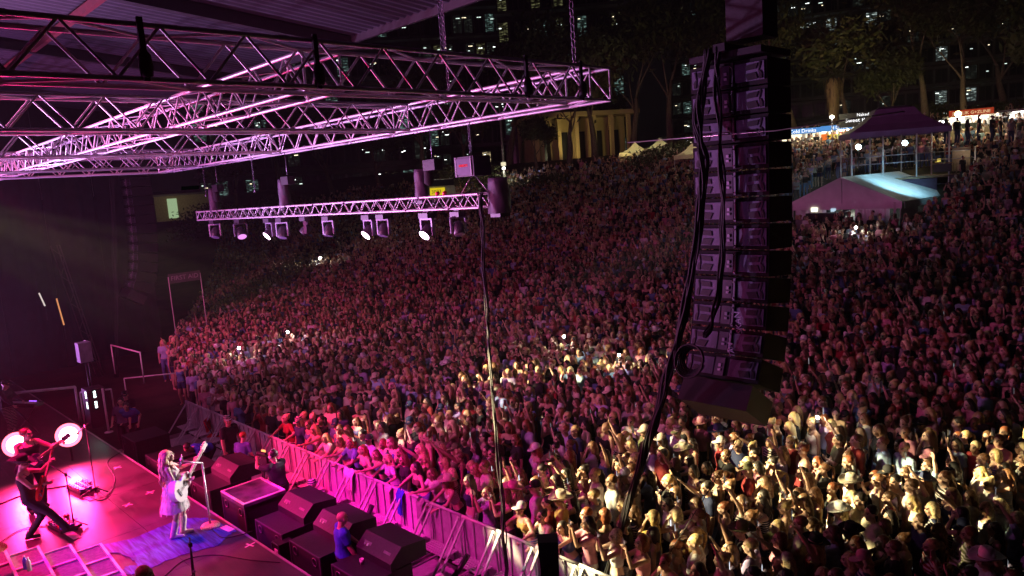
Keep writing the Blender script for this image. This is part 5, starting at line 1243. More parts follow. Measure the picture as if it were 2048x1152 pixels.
# ---- bassist behind
sp = dict(fem=False, w=1.16, hands=((.48, -.34, 1.34), (-.08, -.26, 1.08)), poles=((.5, .1, -.8), (-.8, .5, -.2)), curl=(1.0, .7), head=(.7, .05), feet=((.16, .05, 0), (-.16, -.1, 0)), hs=1.08)
pb = atz(76, 1018, 1.01)
custom('bassist', sp, pb, PI*.55, 'bass player in a black sleeveless shirt behind the guitarist', (.55, .33, .27), 'short', (.12, .04, .03), 'singlet', (.015, .012, .015), 'jeans', (.02, .02, .03), shoes=(.02, .02, .02), s=1.08)
W = Matrix.Translation(pb) @ Matrix.Rotation(PI*.55, 4, 'Z') @ Matrix.Scale(1.08, 4)
c0 = W @ Vector((-.12, -.24, 1.03)); nk = W @ Vector((.48, -.34, 1.36)); xd = (nk-c0).normalized(); nrm = (W.to_3x3() @ Vector((.1, -1, .15))).normalized()
guitar('bass_guitar', 'dark bass guitar with a pale neck held by the bass player', (.12, .03, .08), None, frame(c0, xd, nrm.cross(xd)) @ Matrix.Scale(1.15, 4), acoustic=False, cat='bass guitar')
# ---- keyboard player far left
sp = dict(fem=False, w=1.1, hands=((.2, -.35, 1.05), (-.25, -.4, 1.0)), head=(.2, .25), hs=1.08)
pk = atd(22, 855, 21.5)
custom('keys', sp, (pk.x, pk.y, 1.0), PI*.75, 'keyboard player in a cap and dark top at the far left', (.55, .33, .27), None, (0, 0, 0), 'shirt', (.03, .025, .035), 'jeans', (.02, .02, .03), hat='cap', hatcol=(.02, .02, .02), vox=.014)
T = empty('keyboard', (pk.x+.1, pk.y+.4, 1.0), .5, label='keyboard on a stand with small purple lights at the far left', cat='keyboard')
MB().box((0, 0, .95), (1.2, .32, .1)).build('body', cab_black, T); MB().box((0, -.03, 1.005), (1.1, .16, .015)).build('keys', white_paint, T)
for s in (-1, 1): MB().tube([(-.5*s, 0, 0), (.5*s, 0, .9)], .02, 6).build('stand', black_metal, T)
for k in range(5): MB().box((.1+.06*k, .13, 1.01), (.025, .025, .01)).build('light', EM('violet_light', (.35, .1, 1), 5), T)
# ---- glaring floor lamps
glare = EM('glare_lens', (1, .5, .6), 16)
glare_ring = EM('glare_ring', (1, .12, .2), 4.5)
def glare_lamp(px, py, d, r, label, aim=None):
    p = atd(px, py, d); T = empty('stage_blinder', p, label=label, cat='stage light', group='glaring lamps at the back of the stage'); dr = (Vector((0, 0, H))-p).normalized() if aim is None else aim
    MB().lathe([(0, -.3), (r*.7, -.28), (r*1.08, -.05), (r*1.08, .0)], (0, 0, 0), dr, 20).build('head', fx_body, T); MB().lathe([(r*.86, .0), (r*.6, .03), (0, .035)], (0, 0, 0), dr, 24).build('lens', glare, T); MB().lathe([(r*1.25, -.05), (r*1.2, .04), (r*.87, -.002)], (0, 0, 0), dr, 24).build('halo_ring', glare_ring, T)  # outer glowing ring stands in for the red halo round the lamp
    MB().tube([(0, 0, -r), (0, 0, 1.0-p.z)], .03, 6).build('stand', black_metal, T); return p
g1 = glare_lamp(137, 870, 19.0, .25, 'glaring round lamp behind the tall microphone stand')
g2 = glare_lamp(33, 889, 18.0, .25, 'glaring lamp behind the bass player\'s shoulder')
# ---- stepped riser with pale nosings at the lower left
step_top = M('step_carpet', (.15, .19, .17), .8, var=.3, scale=14, bump=.3); nose = M('step_nosing', (.6, .55, .58), .45, .2)
T = empty('stage_steps', (0, 0, 0), label='wide stepped risers with pale metal edges at the lower left', cat='steps')
o0 = atz(205, 1086, 1.14); ex = Vector((.96, .28, 0)).normalized()
# treads descend towards the right of the photo (towards the singer); each is a box of frame and carpet
d_run = (atz(62, 1080, 1.9)-o0); d_run.z = 0; 
row = (atz(262, 1160, 1.14)-o0); row.z = 0; row = row.normalized(); run = Vector((-row.y, row.x, 0)); run = run if run.dot(d_run) > 0 else -run
for i in range(6):
    h = .14+.17*i
    for j in range(3):
        c = o0+run*(.27+.5*i)+row*(.36+.74*j-.0); c.z = 1.0
        m_ = Matrix.Translation(c) @ frame((0, 0, 0), row, run)
        m_ = Matrix.Translation(c) @ Matrix(((row.x, run.x, 0, 0), (row.y, run.y, 0, 0), (0, 0, 1, 0), (0, 0, 0, 1)))
        q = MB().box((0, 0, h/2-.02), (.72, .485, h-.03)).build('tread', step_top, T); q.matrix_world = m_
        q2 = MB().box((0, -.232, h-.012), (.735, .045, .05)).box((0, .232, h-.012), (.735, .03, .03)).box((-.355, 0, h-.012), (.03, .43, .03)).box((.355, 0, h-.012), (.03, .43, .03)).build('nosing', nose, q); q2.matrix_parent_inverse = Matrix.Identity(4)
bt = o0+run*1.9+row*.9; 
def bottle(q, c, label):
    T = empty('water_bottle', q, label=label, cat='bottle', group='bottles on the steps')
    MB().lathe([(0, 0), (.035, 0), (.035, .15), (.03, .18), (.014, .2), (.014, .22)], (0, 0, 0), n=12).build('bottle', M('bottle_body', c, .2), T); MB().lathe([(.016, 0), (.016, .02), (0, .02)], (0, 0, .22), n=8).build('cap', white_paint, T)
q = atz(52, 1138, 1.0+.14+.17*3-.02+.0); bottle(q, (.1, .05, .6), 'purple blue bottle standing on the steps'); bottle(q+Vector((.12, .03, 0)), (.5, .45, .5), 'clear bottle standing beside the blue one')
# drum kit edge at the bottom left corner
T = empty('drum_kit', atz(-40, 1160, 1.6), label='corner of a pink glittering drum kit at the bottom left', cat='drum kit')
dr_m = M('drum_shell', (.5, .04, .2), .25, coat=.6)
MB().lathe([(0, 0), (.2, 0), (.2, .3), (0, .3)], (0, 0, -.1), (.2, -.1, 1), 20).build('drum', dr_m, T); MB().lathe([(0, .0), (.2, -.02)], (.05, .25, .5), (.2, .2, 1), 20).build('cymbal', M('cymbal', (.6, .4, .15), .25, .9), T); MB().tube([(.05, .25, .5), (.05, .25, -.6)], .012, 6).build('stand', chrome, T)
# ================================================================ front-of-stage loudspeaker boxes
recess = M('handle_dark', (.006, .006, .007), .4)
def sub(x, label, wedge=False, plank=False, h=1.13, w=1.12):
    T = empty('bass_loudspeaker', (x+w/2, 6.47, 0), label=label, cat='bass loudspeaker', group='black loudspeaker boxes standing in front of the stage')
    MB().box((0, 0, h/2), (w, .92, h)).build('cabinet', cab_black, T)
    for (a, z) in ((-.36, .95*h-.1), (.36, .95*h-.1), (-.36, .35), (.36, .35)):
        MB().lathe([(.085, 0), (.09, .012), (.07, .014), (.068, .002)], (a, -.462, z), (0, -1, 0), 16).build('handle', M('handle_rim', (.08, .07, .09), .4, .3), T)
        MB().lathe([(.068, .0), (.05, -.0), (0, 0)], (a, -.4635, z), (0, -1, 0), 14).build('handle_recess', recess, T)
    for s in (-1, 1):
        MB().box((s*w/2, -.46, h/2), (.03, .03, h)).build('corner_trim', M('trim_dark', (.1, .08, .11), .45, .3), T)
    MB().box((0, -.465, h-.01), (w, .025, .025)).build('edge_trim', bpy.data.materials['trim_dark'], T)
    if plank:
        MB().box((0, 0, h+.035), (w+.04, .96, .06)).build('lid_board', M('lid_paint', (.1, .1, .13), .4, var=.7, scale=4), T)
        for s in (-1, 1):
            MB().box((0, s*.455, h+.075), (w+.04, .05, .022)).build('white_border', white_paint, T); MB().box((s*(w/2-.005), 0, h+.075), (.05, .86, .022)).build('white_border', white_paint, T)
    if wedge:
        T2 = empty('front_fill_speaker', (x+w/2, 6.86, h), label=wedge, cat='wedge loudspeaker', group='sloped loudspeakers sitting on the bass boxes')
        mb = MB(); mb.prism([(-.35, 0), (.42, 0), (.42, .3), (-.1, .36), (-.35, .14)], -w/2+.02, w/2-.02, tr=lambda p: Vector((p.z, p.x, p.y))); mb.build('cabinet', cab_black, T2)
        q = MB().box((-.3, -.255, .21), (.22, .02, .12), rot=Matrix.Rotation(-.75, 3, 'X')).build('socket_plate', M('socket_plate', (.12, .1, .13), .4, .5), T2)
        MB().box((-.36, -.265, .22), (.05, .012, .05), rot=Matrix.Rotation(-.75, 3, 'X')).box((-.27, -.265, .22), (.05, .012, .05), rot=Matrix.Rotation(-.75, 3, 'X')).build('socket', chrome, q)
        MB().box((.3, -.255, .21), (.2, .02, .1), rot=Matrix.Rotation(-.75, 3, 'X')).build('socket_plate', bpy.data.materials['socket_plate'], T2)
sub(-22.8, 'farthest black bass box along the stage front'); sub(-20.9, 'second farthest black bass box, in shadow', h=.95); sub(-19.4, 'black bass box in front of the bending crew member', h=1.0)
sub(-17.75, 'black bass box left of the framed lid', h=1.02, wedge='sloped loudspeaker left of the framed lid')
sub(-15.92, 'bass box topped by a dark board with a bright white frame', plank=True)
sub(-14.3, 'black bass box right of the white framed lid', h=1.02, wedge='sloped loudspeaker right of the white framed lid')
sub(-12.85, 'black bass box behind the bald man', h=1.02, wedge='sloped loudspeaker behind the bald man'); sub(-11.3, 'nearest black bass box at the bottom edge', h=1.05, wedge='nearest sloped loudspeaker with a paper cup on it')
for x, lb in ((-13.15, 'small silver amplifier case wedged beside the stage edge'),):
    T = empty('amplifier_case', (x, 6.0, .75), label=lb, cat='case'); MB().box((0, 0, 0), (.3, .3, .34)).build('case', black_metal, T)
    for s in (-1, 1): MB().box((s*.14, -.155, 0), (.02, .02, .34)).box((0, -.155, s*.16), (.3, .02, .02)).build('rim', chrome, T)
    MB().box((.02, -.16, 0), (.12, .015, .12)).build('badge', white_paint, T)
q = Vector((-10.55, 7.1, 1.62)); T = empty('paper_cup', (-10.86, 6.35, 1.05), label='white paper cup standing on the nearest bass box', cat='cup'); MB().lathe([(0, 0), (.03, 0), (.042, .1), (.038, .1), (.028, .01)], (0, 0, 0), n=14).build('cup', white_paint, T)
# cable guards and poles leaning in the pit
def pole(p, q, label): MB().tube([p, Vector(p).lerp(Vector(q), .5), q], .055, 10).build('dark_tube', black_metal, label=label, cat='tube', group='dark tubes leaning in the pit')
pole((-13.25, 7.6, .05), (-13.1, 8.05, .9), 'dark tube leaning in the pit behind the man in the cap'); pole((-10.3, 7.6, .05), (-10.05, 8.1, .75), 'dark tube leaning in the pit near the bottom edge')
# monitor cabinet on a stand at bottom centre
pw = atd(1096, 1086, 10.2); T = empty('upright_loudspeaker', (pw.x, pw.y, 0), face_rot(pw), label='upright black loudspeaker on a stand at the bottom edge in front of the barrier', cat='loudspeaker')
MB().box((0, .15, pw.z-.28), (.27, .28, .56), taper=(1.12, 1)).build('cabinet', cab_black, T)
MB().box((0, 0.003, pw.z-.46), (.15, .012, .16)).build('rear_panel', recess, T)
for k in range(4): MB().box((0, -.004, pw.z-.5+.03*k), (.05, .01, .012)).build('socket', chrome, T)
MB().tube([(0, .15, 0), (0, .15, pw.z-.5)], .022, 8).build('pole', black_metal, T)
for k in range(3): MB().tube([(0, .15, .6), (.42*math.cos(k*2.1), .15+.42*math.sin(k*2.1), 0)], .016, 6).build('leg', black_metal, T)
# red folding chair by the far end of the barrier
p = atz(434, 868, .45); T = empty('folding_chair', (p.x, p.y, 0), 2.4, label='red folding chair by the far end of the barrier', cat='chair')
redc = M('red_cloth', (.55, .015, .02), .7)
MB().box((0, 0, .45), (.48, .44, .03)).build('seat', redc, T); MB().box((0, .23, .78), (.48, .03, .38), rot=Matrix.Rotation(-.15, 3, 'X')).build('backrest', redc, T)
for sx in (-1, 1):
    MB().tube([(sx*.24, -.2, 0), (sx*.24, .24, .98)], .014, 6).build('leg', black_metal, T); MB().tube([(sx*.24, .2, 0), (sx*.24, -.2, .62)], .014, 6).build('leg', black_metal, T)
# dropped clothes and cloths hung over the barrier
def cloth_on(x, w, h, c, label, gl=0):
    mb = MB(); n = 12; V = []
    for j in range(6):
        for i in range(n+1): V.append((x+w*(i/n-.5)*(1-.06*j), 8.49-.035*abs(math.sin(i*1.1+j*.3))-(.02 if j else -.06), 1.2-h*j/5+.02*math.sin(i*.9)))
    mb.add(V, [(j*(n+1)+i, j*(n+1)+i+1, (j+1)*(n+1)+i+1, (j+1)*(n+1)+i) for j in range(5) for i in range(n)], 0, True)
    o = mb.build('hanging_cloth', cloth_m, label=label, cat='cloth', group='clothes hung over the barrier'); o.color = (*c, 1)
p = aty(696, 955, 8.45); cloth_on(p.x, .42, .5, (.85, .8, .82), 'white handwritten banner hung over the barrier'); 
p = aty(797, 985, 8.45); cloth_on(p.x, .24, .55, (.02, .05, .5), 'blue cloth hung over the barrier'); p = aty(775, 985, 8.45); cloth_on(p.x, .2, .4, (.5, .35, .4), 'patterned pink cloth hung over the barrier'); p = aty(838, 1010, 8.45); cloth_on(p.x, .22, .45, (.35, .3, .35), 'grey patterned cloth hung over the barrier')
# ================================================================ crew in the pit
s_ = (.56, .34, .26)
p = atd(676, 1050, 12.75)
custom('crew', dict(fem=False, w=1.18, hands=((.2, -.32, 1.0), (-.28, -.2, .9)), head=(.35, .25), hs=1.1), (p.x, p.y+.05, 0), PI*.9, 'bald crew member in a blue tabard seen from behind', s_, None, (0, 0, 0), 'tee', (.03, .07, .62), 'jeans', (.03, .03, .05), s=1.02)
p = atd(380, 905, 19.2)
custom('crew', dict(fem=False, w=1.12, lean=1.25, hipy=.2, hipz=.85, hands=((.2, -.5, .5), (-.15, -.5, .5)), head=(0, .3), hs=1.05), (p.x-.1, 7.25, -.05), PI*.1, 'crew member in bright blue bending over behind the loudspeakers', s_, 'short', (.05, .03, .02), 'tee', (.04, .08, .7), 'jeans', (.02, .02, .04), s=1.05, vox=.012)
p = aty(456, 850, 7.75)
custom('crew', dict(fem=False, w=1.25, hands=((.3, -.15, .95), (-.32, -.1, .9)), head=(-.5, -.1), hs=1.1), (p.x, 7.75, 0), PI*.62, 'security guard in a black polo and cap standing before the barrier', (.5, .3, .22), None, (0, 0, 0), 'tee', (.015, .013, .018), 'jeans', (.012, .012, .015), hat='cap', hatcol=(.012, .012, .012), s=1.03)
p = aty(487, 895, 7.7)
custom('crew', dict(fem=True, sit=0, lean=.3, hands=((.15, -.35, 1.0), (-.15, -.35, 1.0)), head=(.1, .3)), (p.x, 7.6, -.2), PI*1.2, 'red haired photographer in blue crouching beside the guard', (.6, .38, .3), 'short', (.5, .12, .05), 'tee', (.12, .12, .5), 'jeans', (.02, .02, .04))
p = aty(555, 905, 7.25)
P_, JC = custom('crew', dict(fem=False, w=1.2, lean=.12, hands=((.1, -.5, 1.5), (-.22, -.55, 1.15)), poles=((.8, .2, -.4), (-.8, 0, -.6)), head=(.0, .05), curl=(.3, .9), hs=1.1), (p.x, 7.2, 0), -PI*.42, 'camera operator in a dark shirt and headphones at a broadcast camera', s_, 'short', (.03, .02, .02), 'tee', (.02, .018, .03), 'jeans', (.02, .02, .03), s=1.06)
hp_ = P_.matrix_world if False else (Matrix.Translation((p.x, 7.2, 0)) @ Matrix.Rotation(-PI*.42, 4, 'Z') @ Matrix.Scale(1.06, 4)); hh = hp_ @ JC['head']
T = empty('headphones', hh, -PI*.42, label='pale headphones on the camera operator\'s head', cat='headphones')
for s in (-1, 1): MB().lathe([(0, .02), (.045, .02), (.045, 0), (0, 0)], (s*.085, .02, 0), (s, 0, 0), 12).build('ear_cup', white_paint, T)
MB().tube([(.1*math.cos(PI*k/10), .02, .02+.14*math.sin(PI*k/10)) for k in range(11)], .01, 6).build('headband', white_paint, T)
cp = aty(527, 918, 7.25); T = empty('broadcast_camera', cp, -PI*.42-PI/2, label='broadcast camera with an orange lit viewfinder on a tripod in the pit', cat='camera')
MB().box((0, 0, 0), (.42, .17, .2)).box((.05, 0, .14), (.3, .06, .05)).build('body', cab_black, T); MB().lathe([(.05, 0), (.065, .02), (.075, .22), (.06, .23), (0, .2)], (-.21, 0, 0), (-1, 0, 0), 14).build('lens', cab_black, T)
MB().box((.12, -.12, .12), (.12, .03, .09)).build('viewfinder', EM('viewfinder_glow', (1, .35, .1), 2.5), T)
for k in range(3): MB().tube([(0, 0, -.1), (.4*math.cos(2.1*k), .4*math.sin(2.1*k), -cp.z+.02)], .02, 6).build('tripod_leg', black_metal, T)
p = aty(622, 945, 7.35)
custom('crew', dict(fem=False, w=1.15, hands=((.2, -.25, .8), (-.2, -.25, .8)), head=(.2, .2), hs=1.06), (p.x, 7.35, -.35), PI*1.4, 'crew member in a dark cap seated low behind the loudspeakers', s_, None, (0, 0, 0), 'tee', (.1, .06, .1), 'jeans', (.02, .02, .03), hat='cap', hatcol=(.02, .015, .04))
p = aty(885, 1132, 7.3)
custom('crew', dict(fem=False, w=1.1, hands=((.2, -.25, .9), (-.2, -.25, .9)), lean=.4, head=(.2, .2), hs=1.06), (p.x, 7.2, p.z-1.68), PI*.3, 'crew member in a white backwards cap at the bottom edge', s_, None, (0, 0, 0), 'tee', (.25, .22, .24), 'jeans', (.02, .02, .03), hat='cap', hatcol=(.7, .68, .7))
p = atd(284, 1140, 9.9)
custom('crew', dict(fem=False, w=1.1, head=(.2, .1), hs=1.1), (p.x, p.y, p.z-1.7), PI*.8, 'person with short reddish hair at the bottom edge, only the head in view', (.6, .36, .28), 'short', (.4, .12, .08), 'tee', (.1, .05, .08), 'jeans', (.02, .02, .03))
for px, py, d, c, hat, lb in ((252, 800, 23.2, (.02, .015, .02), 'cap', 'tall crew man in cap and black shirt at the far stage end'), (243, 815, 22.4, (.12, .09, .16), None, 'crew man in a grey blue polo at the far end of the stage front'), (264, 835, 22.6, (.06, .08, .35), None, 'crew member in a blue tabard bending at the far end')):
    p = atd(px, py, d); custom('crew', dict(fem=False, w=1.15, lean=.0 if hat or c[0] > .1 else .6, hands=((.25, -.2, .9), (-.25, -.25, 1.0)), head=(.2, .1)), (p.x, p.y, max(0, p.z-1.7)), PI*.3, lb, s_, None if hat else 'short', (.03, .02, .02), 'tee', c, 'jeans', (.015, .015, .02), hat=hat, hatcol=(.02, .02, .02), vox=.014)
# people at the mixing desk and in the booth, people in front of the stalls come with the crowd

# ================================================================ the audience
POLY = [(-24.3, 8.85), (-33.5, 10.8), (-52, 20.6), (-80, 34), (-74, 47), (-60, 54), (-50, 58), (-45, 60), (-38, 61), (-30, 66), (-10, 66), (2, 62), (6, 8.85)]
def inside(x, y, P=POLY):
    c = False; j = len(P)-1
    for i in range(len(P)):
        if (P[i][1] > y) != (P[j][1] > y) and x < (P[j][0]-P[i][0])*(y-P[i][1])/(P[j][1]-P[i][1])+P[i][0]: c = not c
        j = i
    return c
def blocked(x, y):
    if 42.6 < y < 56 and -23.4 < x < -13.2: return True          # marquee
    if (x-gz_.x)**2+(y-gz_.y)**2 < 4.2**2: return True          # scaffold tower
    if abs(x+14.5) < 1.2 and abs(y-8.9) < .25 and False: return True
    p = proj((x, y, ground(x, y)+1.6)); return p[0] < -150 or p[0] > 2250 or p[1] > 1330 or p[1] < 180
rc = random.Random(21); pts = []
# front row along the barrier
x = -24.1
while x < 0:
    if not blocked(x, 8.9): pts.append((x, 8.9+rc.uniform(-.02, .05), 'front'))
    x += rc.uniform(.46, .6)
y = 9.42; row = 0
while y < 67:
    far = y > 30; st = .46 if y < 22 else (.5 if y < 40 else .58); x = -82+rc.random()*.5
    while x < 6:
        d = x*FW.x+y*FW.y
        jx, jy = x+rc.uniform(-.16, .16), y+rc.uniform(-.17, .17)
        if rc.random() < (.93 if y < 40 else .85) and inside(jx, jy) and not blocked(jx, jy): pts.append((jx, jy, 'in'))
        x += st
    y += .52 if y < 22 else (.58 if y < 40 else .68)
pts.sort(key=lambda p: Vector((p[0], p[1], 0)).length if p[2] == 'in' else Vector((p[0], p[1], 0)).length*.8)
N_IND = 285
near, rest = pts[:N_IND], pts[N_IND:]
front_all = sorted([p for p in near if p[2] == 'front'], key=lambda p: p[0])
fidx = {(p[0], p[1]): i+1 for i, p in enumerate(front_all)}
def ordinal(n): return '%d%s' % (n, 'th' if 10 <= n % 100 <= 20 else {1: 'st', 2: 'nd', 3: 'rd'}.get(n % 10, 'th'))
used = set(); hair_names = list(HAIRS); cloth_names = list(CLOTHS)
poses_in = ['standing']*11+['clapping']*2+['hand_to_face']*3+['filming']*4+['phone_high', 'waving', 'both_up', 'arms_folded']+['man_standing']*5+([] if rc.random() < 0 else ['pointing'])
act = {'standing': 'standing', 'clapping': 'with hands together', 'filming': 'filming with both hands', 'phone_high': 'holding a phone overhead', 'waving': 'waving one arm high', 'both_up': 'with both arms up', 'arms_folded': 'with folded arms', 'hand_to_face': 'with a hand at the face',
       'pointing': 'pointing at the stage', 'man_standing': 'standing', 'leaning': 'leaning on the barrier', 'leaning_wide': 'gripping the barrier', 'reaching': 'reaching over the barrier'}
hdesc = {'long': 'long straight', 'wavy': 'long wavy', 'ponytail': 'ponytailed', 'bun': 'hair in a bun', 'bob': 'bobbed', 'short': 'short'}
phone_me = MB().box((0, 0, 0), (.076, .009, .155)).mesh('phone_case', cab_black); scr_me = MB().box((0, .0055, 0), (.068, .002, .145)).mesh('screen', screen_em)
aim_pt = Vector((-14.9, 4.7, 0))
def zone(px, py):
    col = 'far left' if px < 600 else 'left middle' if px < 900 else 'centre' if px < 1200 else 'middle right' if px < 1500 else 'right' if px < 1800 else 'far right'
    return col
def zone_text(p, x, y):
    px, py, d = proj((x, y, ground(x, y)+1.6))
    if p == 'front': return None
    rows = int((y-8.9)/.58)
    side = ('beside the black cable drop' if abs(px-985) < 60 else 'in front of the hanging loudspeakers' if 1340 < px < 1560 and py < 930 else 'beside the thick cable bundle' if abs(px-(1440-(py-600)*.42)) < 70 and py > 600 else
            'by the far end of the barrier' if px < 620 else 'left of the black cable drop' if px < 930 else 'between the two cable runs' if px < 1230 else 'right of the thick cable bundle' if px < 1500 else 'towards the right edge' if px > 1850 else 'in the right part of the crowd')
    depth = 'in the second row' if y < 9.75 else 'in the third row' if y < 10.3 else 'a few rows back' if y < 12.2 else 'well back from the barrier' if y < 15 else 'far back'
    edge = ' near the bottom edge' if py > 1080 else ''
    return depth+' '+side+edge
nphone = 0; phones_seen = {}
def short(t, n=16):
    for a, b in ((' in the right part', ' at right'), (' by the hanging loudspeakers', ' by the speakers'), (' beside the black cable drop', ' by the cable drop'), (' beside the thick cable bundle', ' by the thick cables'), (' between the two cable runs', ' between the cables'), (' right of the thick cable bundle', ' right of thick cables'),
                 (' left of the black cable drop', ' left of cable drop'), (' near the bottom edge', ' low down'), (' by the far end of the barrier', ' at barrier far end'), (' towards the right edge', ' at right edge'), (' well back', ' far back'), (' with both hands', ''), (' touching her face', ' hand raised'), (' touching his face', ' hand raised'), (' waving one arm high', ' waving'), (' a few rows back', ' rows back'), (' with hands together', ' clapping'), (' with phone overhead', ' phone overhead'), (' held up by the', ' of the'), (' in the second row', ' second row'), (' in the third row', ' third row'), (' long sleeved', ''), (' pointing at the stage', ' pointing'), (' brimmed hat', ' hat'), (' crop top', ' top'), ('lit phone of the ', 'phone of '), (' in front of the hanging loudspeakers', ' by the speakers'), (' rows back', ' back'), (' low down', ''), ('denim blue', 'denim'), (' hair haired', ' haired'), ('light blonde', 'blonde'), (' by the thick cables', ' by thick cables'), (' between the cables', ' between cables'), (' by the speakers', ' by speakers'), (' from the left at the barrier', ' from left at barrier'), (' phone overhead', ''), ('with folded arms', 'arms folded')):
        if len(t.split()) > n: t = t.replace(a, b)
    if len(t.split()) > n: t = t.replace(' and ', ', ')
    return t
for (x, y, kind) in near:
    z = ground(x, y); px, py, d = proj((x, y, z+1.6)); rz = math.atan2(aim_pt.y-y, aim_pt.x-x)+PI/2+rc.uniform(-.3, .3)
    for tries in range(200):
        if kind == 'front': pose = rc.choice(['leaning', 'leaning_wide', 'leaning', 'reaching', 'leaning_wide', 'filming', 'standing'])
        else: pose = rc.choice(poses_in)
        fem = CROWD_POSES[pose].get('fem', True)
        hr = rc.choice(['long', 'wavy', 'long', 'wavy', 'ponytail', 'bun', 'bob']) if fem else 'short'
        hc_ = rc.choice(['blonde', 'blonde', 'light blonde', 'brown haired', 'brown haired', 'dark haired', 'dark haired', 'red haired', 'chestnut haired'])
        tp_ = rc.choice(['tee', 'singlet', 'crop']) if fem else rc.choice(['tee', 'tee', 'shirt'])
        tc_ = rc.choice(['black', 'black', 'white', 'white']+cloth_names); bt_ = rc.choice(['jeans', 'shorts']); bc_ = rc.choice(['denim blue', 'black', 'navy', 'white'])
        hat = rc.choice([None]*22+['cap', 'cowboy']) if fem else rc.choice([None]*5+['cap', 'cap', 'cowboy']); htc = rc.choice(['white', 'black', 'cream', 'navy', 'pink', 'olive'])
        who = 'woman' if fem else 'man'
        tname = {'tee': 'T-shirt', 'shirt': 'long sleeved shirt', 'singlet': 'singlet', 'crop': 'crop top'}[tp_]
        lab = '%s %s in %s %s' % (hc_, who, tc_, tname)
        if hat: lab = '%s in %s %s and %s %s' % (who, htc, 'cap' if hat == 'cap' else 'brimmed hat', tc_, tname)
        if kind == 'front': full = '%s, %s from the left %s' % (lab, ordinal(fidx[(x, y)]), act[pose] if 'barrier' in act[pose] else 'at the barrier '+act[pose])
        else: full = '%s %s, %s' % (lab, act[pose], zone_text(kind, x, y))
        full = ' '.join(full.split())
        if len(full.split()) > 16: 
            full = full.replace('in the right part of the crowd', 'in the right part').replace('well back from the barrier', 'well back').replace(' in front of the hanging loudspeakers', ' by the hanging loudspeakers').replace('with a hand at the face', 'touching her face' if fem else 'touching his face').replace('long sleeved shirt', 'shirt').replace('holding a phone overhead', 'with phone overhead').replace('filming with both hands', 'filming')
        full = short(full)
        if full not in used: used.add(full); break
    rot = rz if kind != 'front' else rc.uniform(-.25, .05)+(math.atan2(aim_pt.y-y, aim_pt.x-x)+PI/2)*.35
    if kind == 'front' and pose in ('leaning', 'leaning_wide', 'reaching'): rot *= .5
    s = rc.uniform(.93, 1.03) if fem else rc.uniform(1.0, 1.08)
    yy = y+.12 if kind == 'front' and pose in ('leaning', 'leaning_wide', 'reaching') else y+(.1 if kind == 'front' else 0)
    person((x, yy, z), rot, pose, full, rc.choice(SKINS[:4]+SKINS[:2]+SKINS[5:]), None if hat == 'cap' and not fem else hr, HAIRS[hc_], tp_, CLOTHS[tc_], bt_, CLOTHS[bc_], hat, CLOTHS[htc], s, group='people in the front part of the audience')
    if pose in ('filming', 'phone_high') and 250 < px < 2100 and py < 1180:
        W = Matrix.Translation((x, yy, z)) @ Matrix.Rotation(rot, 4, 'Z') @ Matrix.Scale(s, 4)
        hp = (Vector((.02, -.33, 1.7)) if pose == 'filming' else Vector((.1, -.33, 2.13)))
        T = empty('phone', W @ hp, rot, label=('lit phone held up by the '+full.split(',')[0].replace(' filming with both hands', '').replace(' filming', '').replace(' holding a phone overhead', '').replace(' with phone overhead', '')+' '+((zone_text(kind, x, y) or 'at the barrier'))).replace('in the right part of the crowd', 'at right').replace('well back from the barrier', 'well back'), cat='phone', group='phones held up by the audience')
        T['label'] = short(T['label'])
        if T['label'] in phones_seen: phones_seen[T['label']]['label'] = short('nearer '+T['label'].replace('lit ', '')); T['label'] = 'farther '+T['label']; T['label'] = short(T['label'].replace('lit ', ''))
        else: phones_seen[T['label']] = T
        inst('case', phone_me, T); inst('screen', scr_me, T); nphone += 1
# ---- everybody beyond: one object of scattered figures
vcol = bpy.data.collections.new('audience_figures'); jobs = []
VAR = [('standing', 'long', 'tee', 'jeans', None), ('standing', 'bun', 'singlet', 'shorts', None), ('clapping', 'wavy', 'singlet', 'jeans', None), ('filming', 'ponytail', 'tee', 'shorts', None), ('phone_high', 'long', 'crop', 'jeans', None), ('waving', 'bob', 'tee', 'jeans', None),
       ('both_up', 'wavy', 'singlet', 'shorts', None), ('man_standing', 'short', 'tee', 'jeans', None), ('arms_folded', 'short', 'tee', 'jeans', 'cap'), ('hand_to_face', 'long', 'singlet', 'jeans', None), ('pointing', 'wavy', 'crop', 'jeans', None), ('man_standing', 'short', 'tee', 'jeans', 'cowboy'), ('standing', 'long', 'tee', 'jeans', 'cowboy'), ('standing', 'ponytail', 'tee', 'shorts', 'cap')]
phone_v = MB().box((.02, -.46, 1.7), (.08, .012, .16)); 
for vi, (ps, hr, tp_, bt_, hat) in enumerate(VAR):
    sp = CROWD_POSES[ps]; mb, J = b_body(sp, lo=True)
    jobs += [((vi, 'b'), mb, .02, .42), ((vi, 't'), b_top(sp, J, tp_), .024, .45), ((vi, 'p'), b_bottom(sp, J, bt_), .03, .4)]
    if hat != 'cap' or sp.get('fem', True): jobs.append(((vi, 'h'), b_hair(sp, J, hr), .019, .5))
LV = remesh_all(jobs)
hat_r = _rand_mat('crowd_hats', [CLOTHS[k] for k in ('white', 'cream', 'black', 'navy', 'pink')], 77.1, .8)
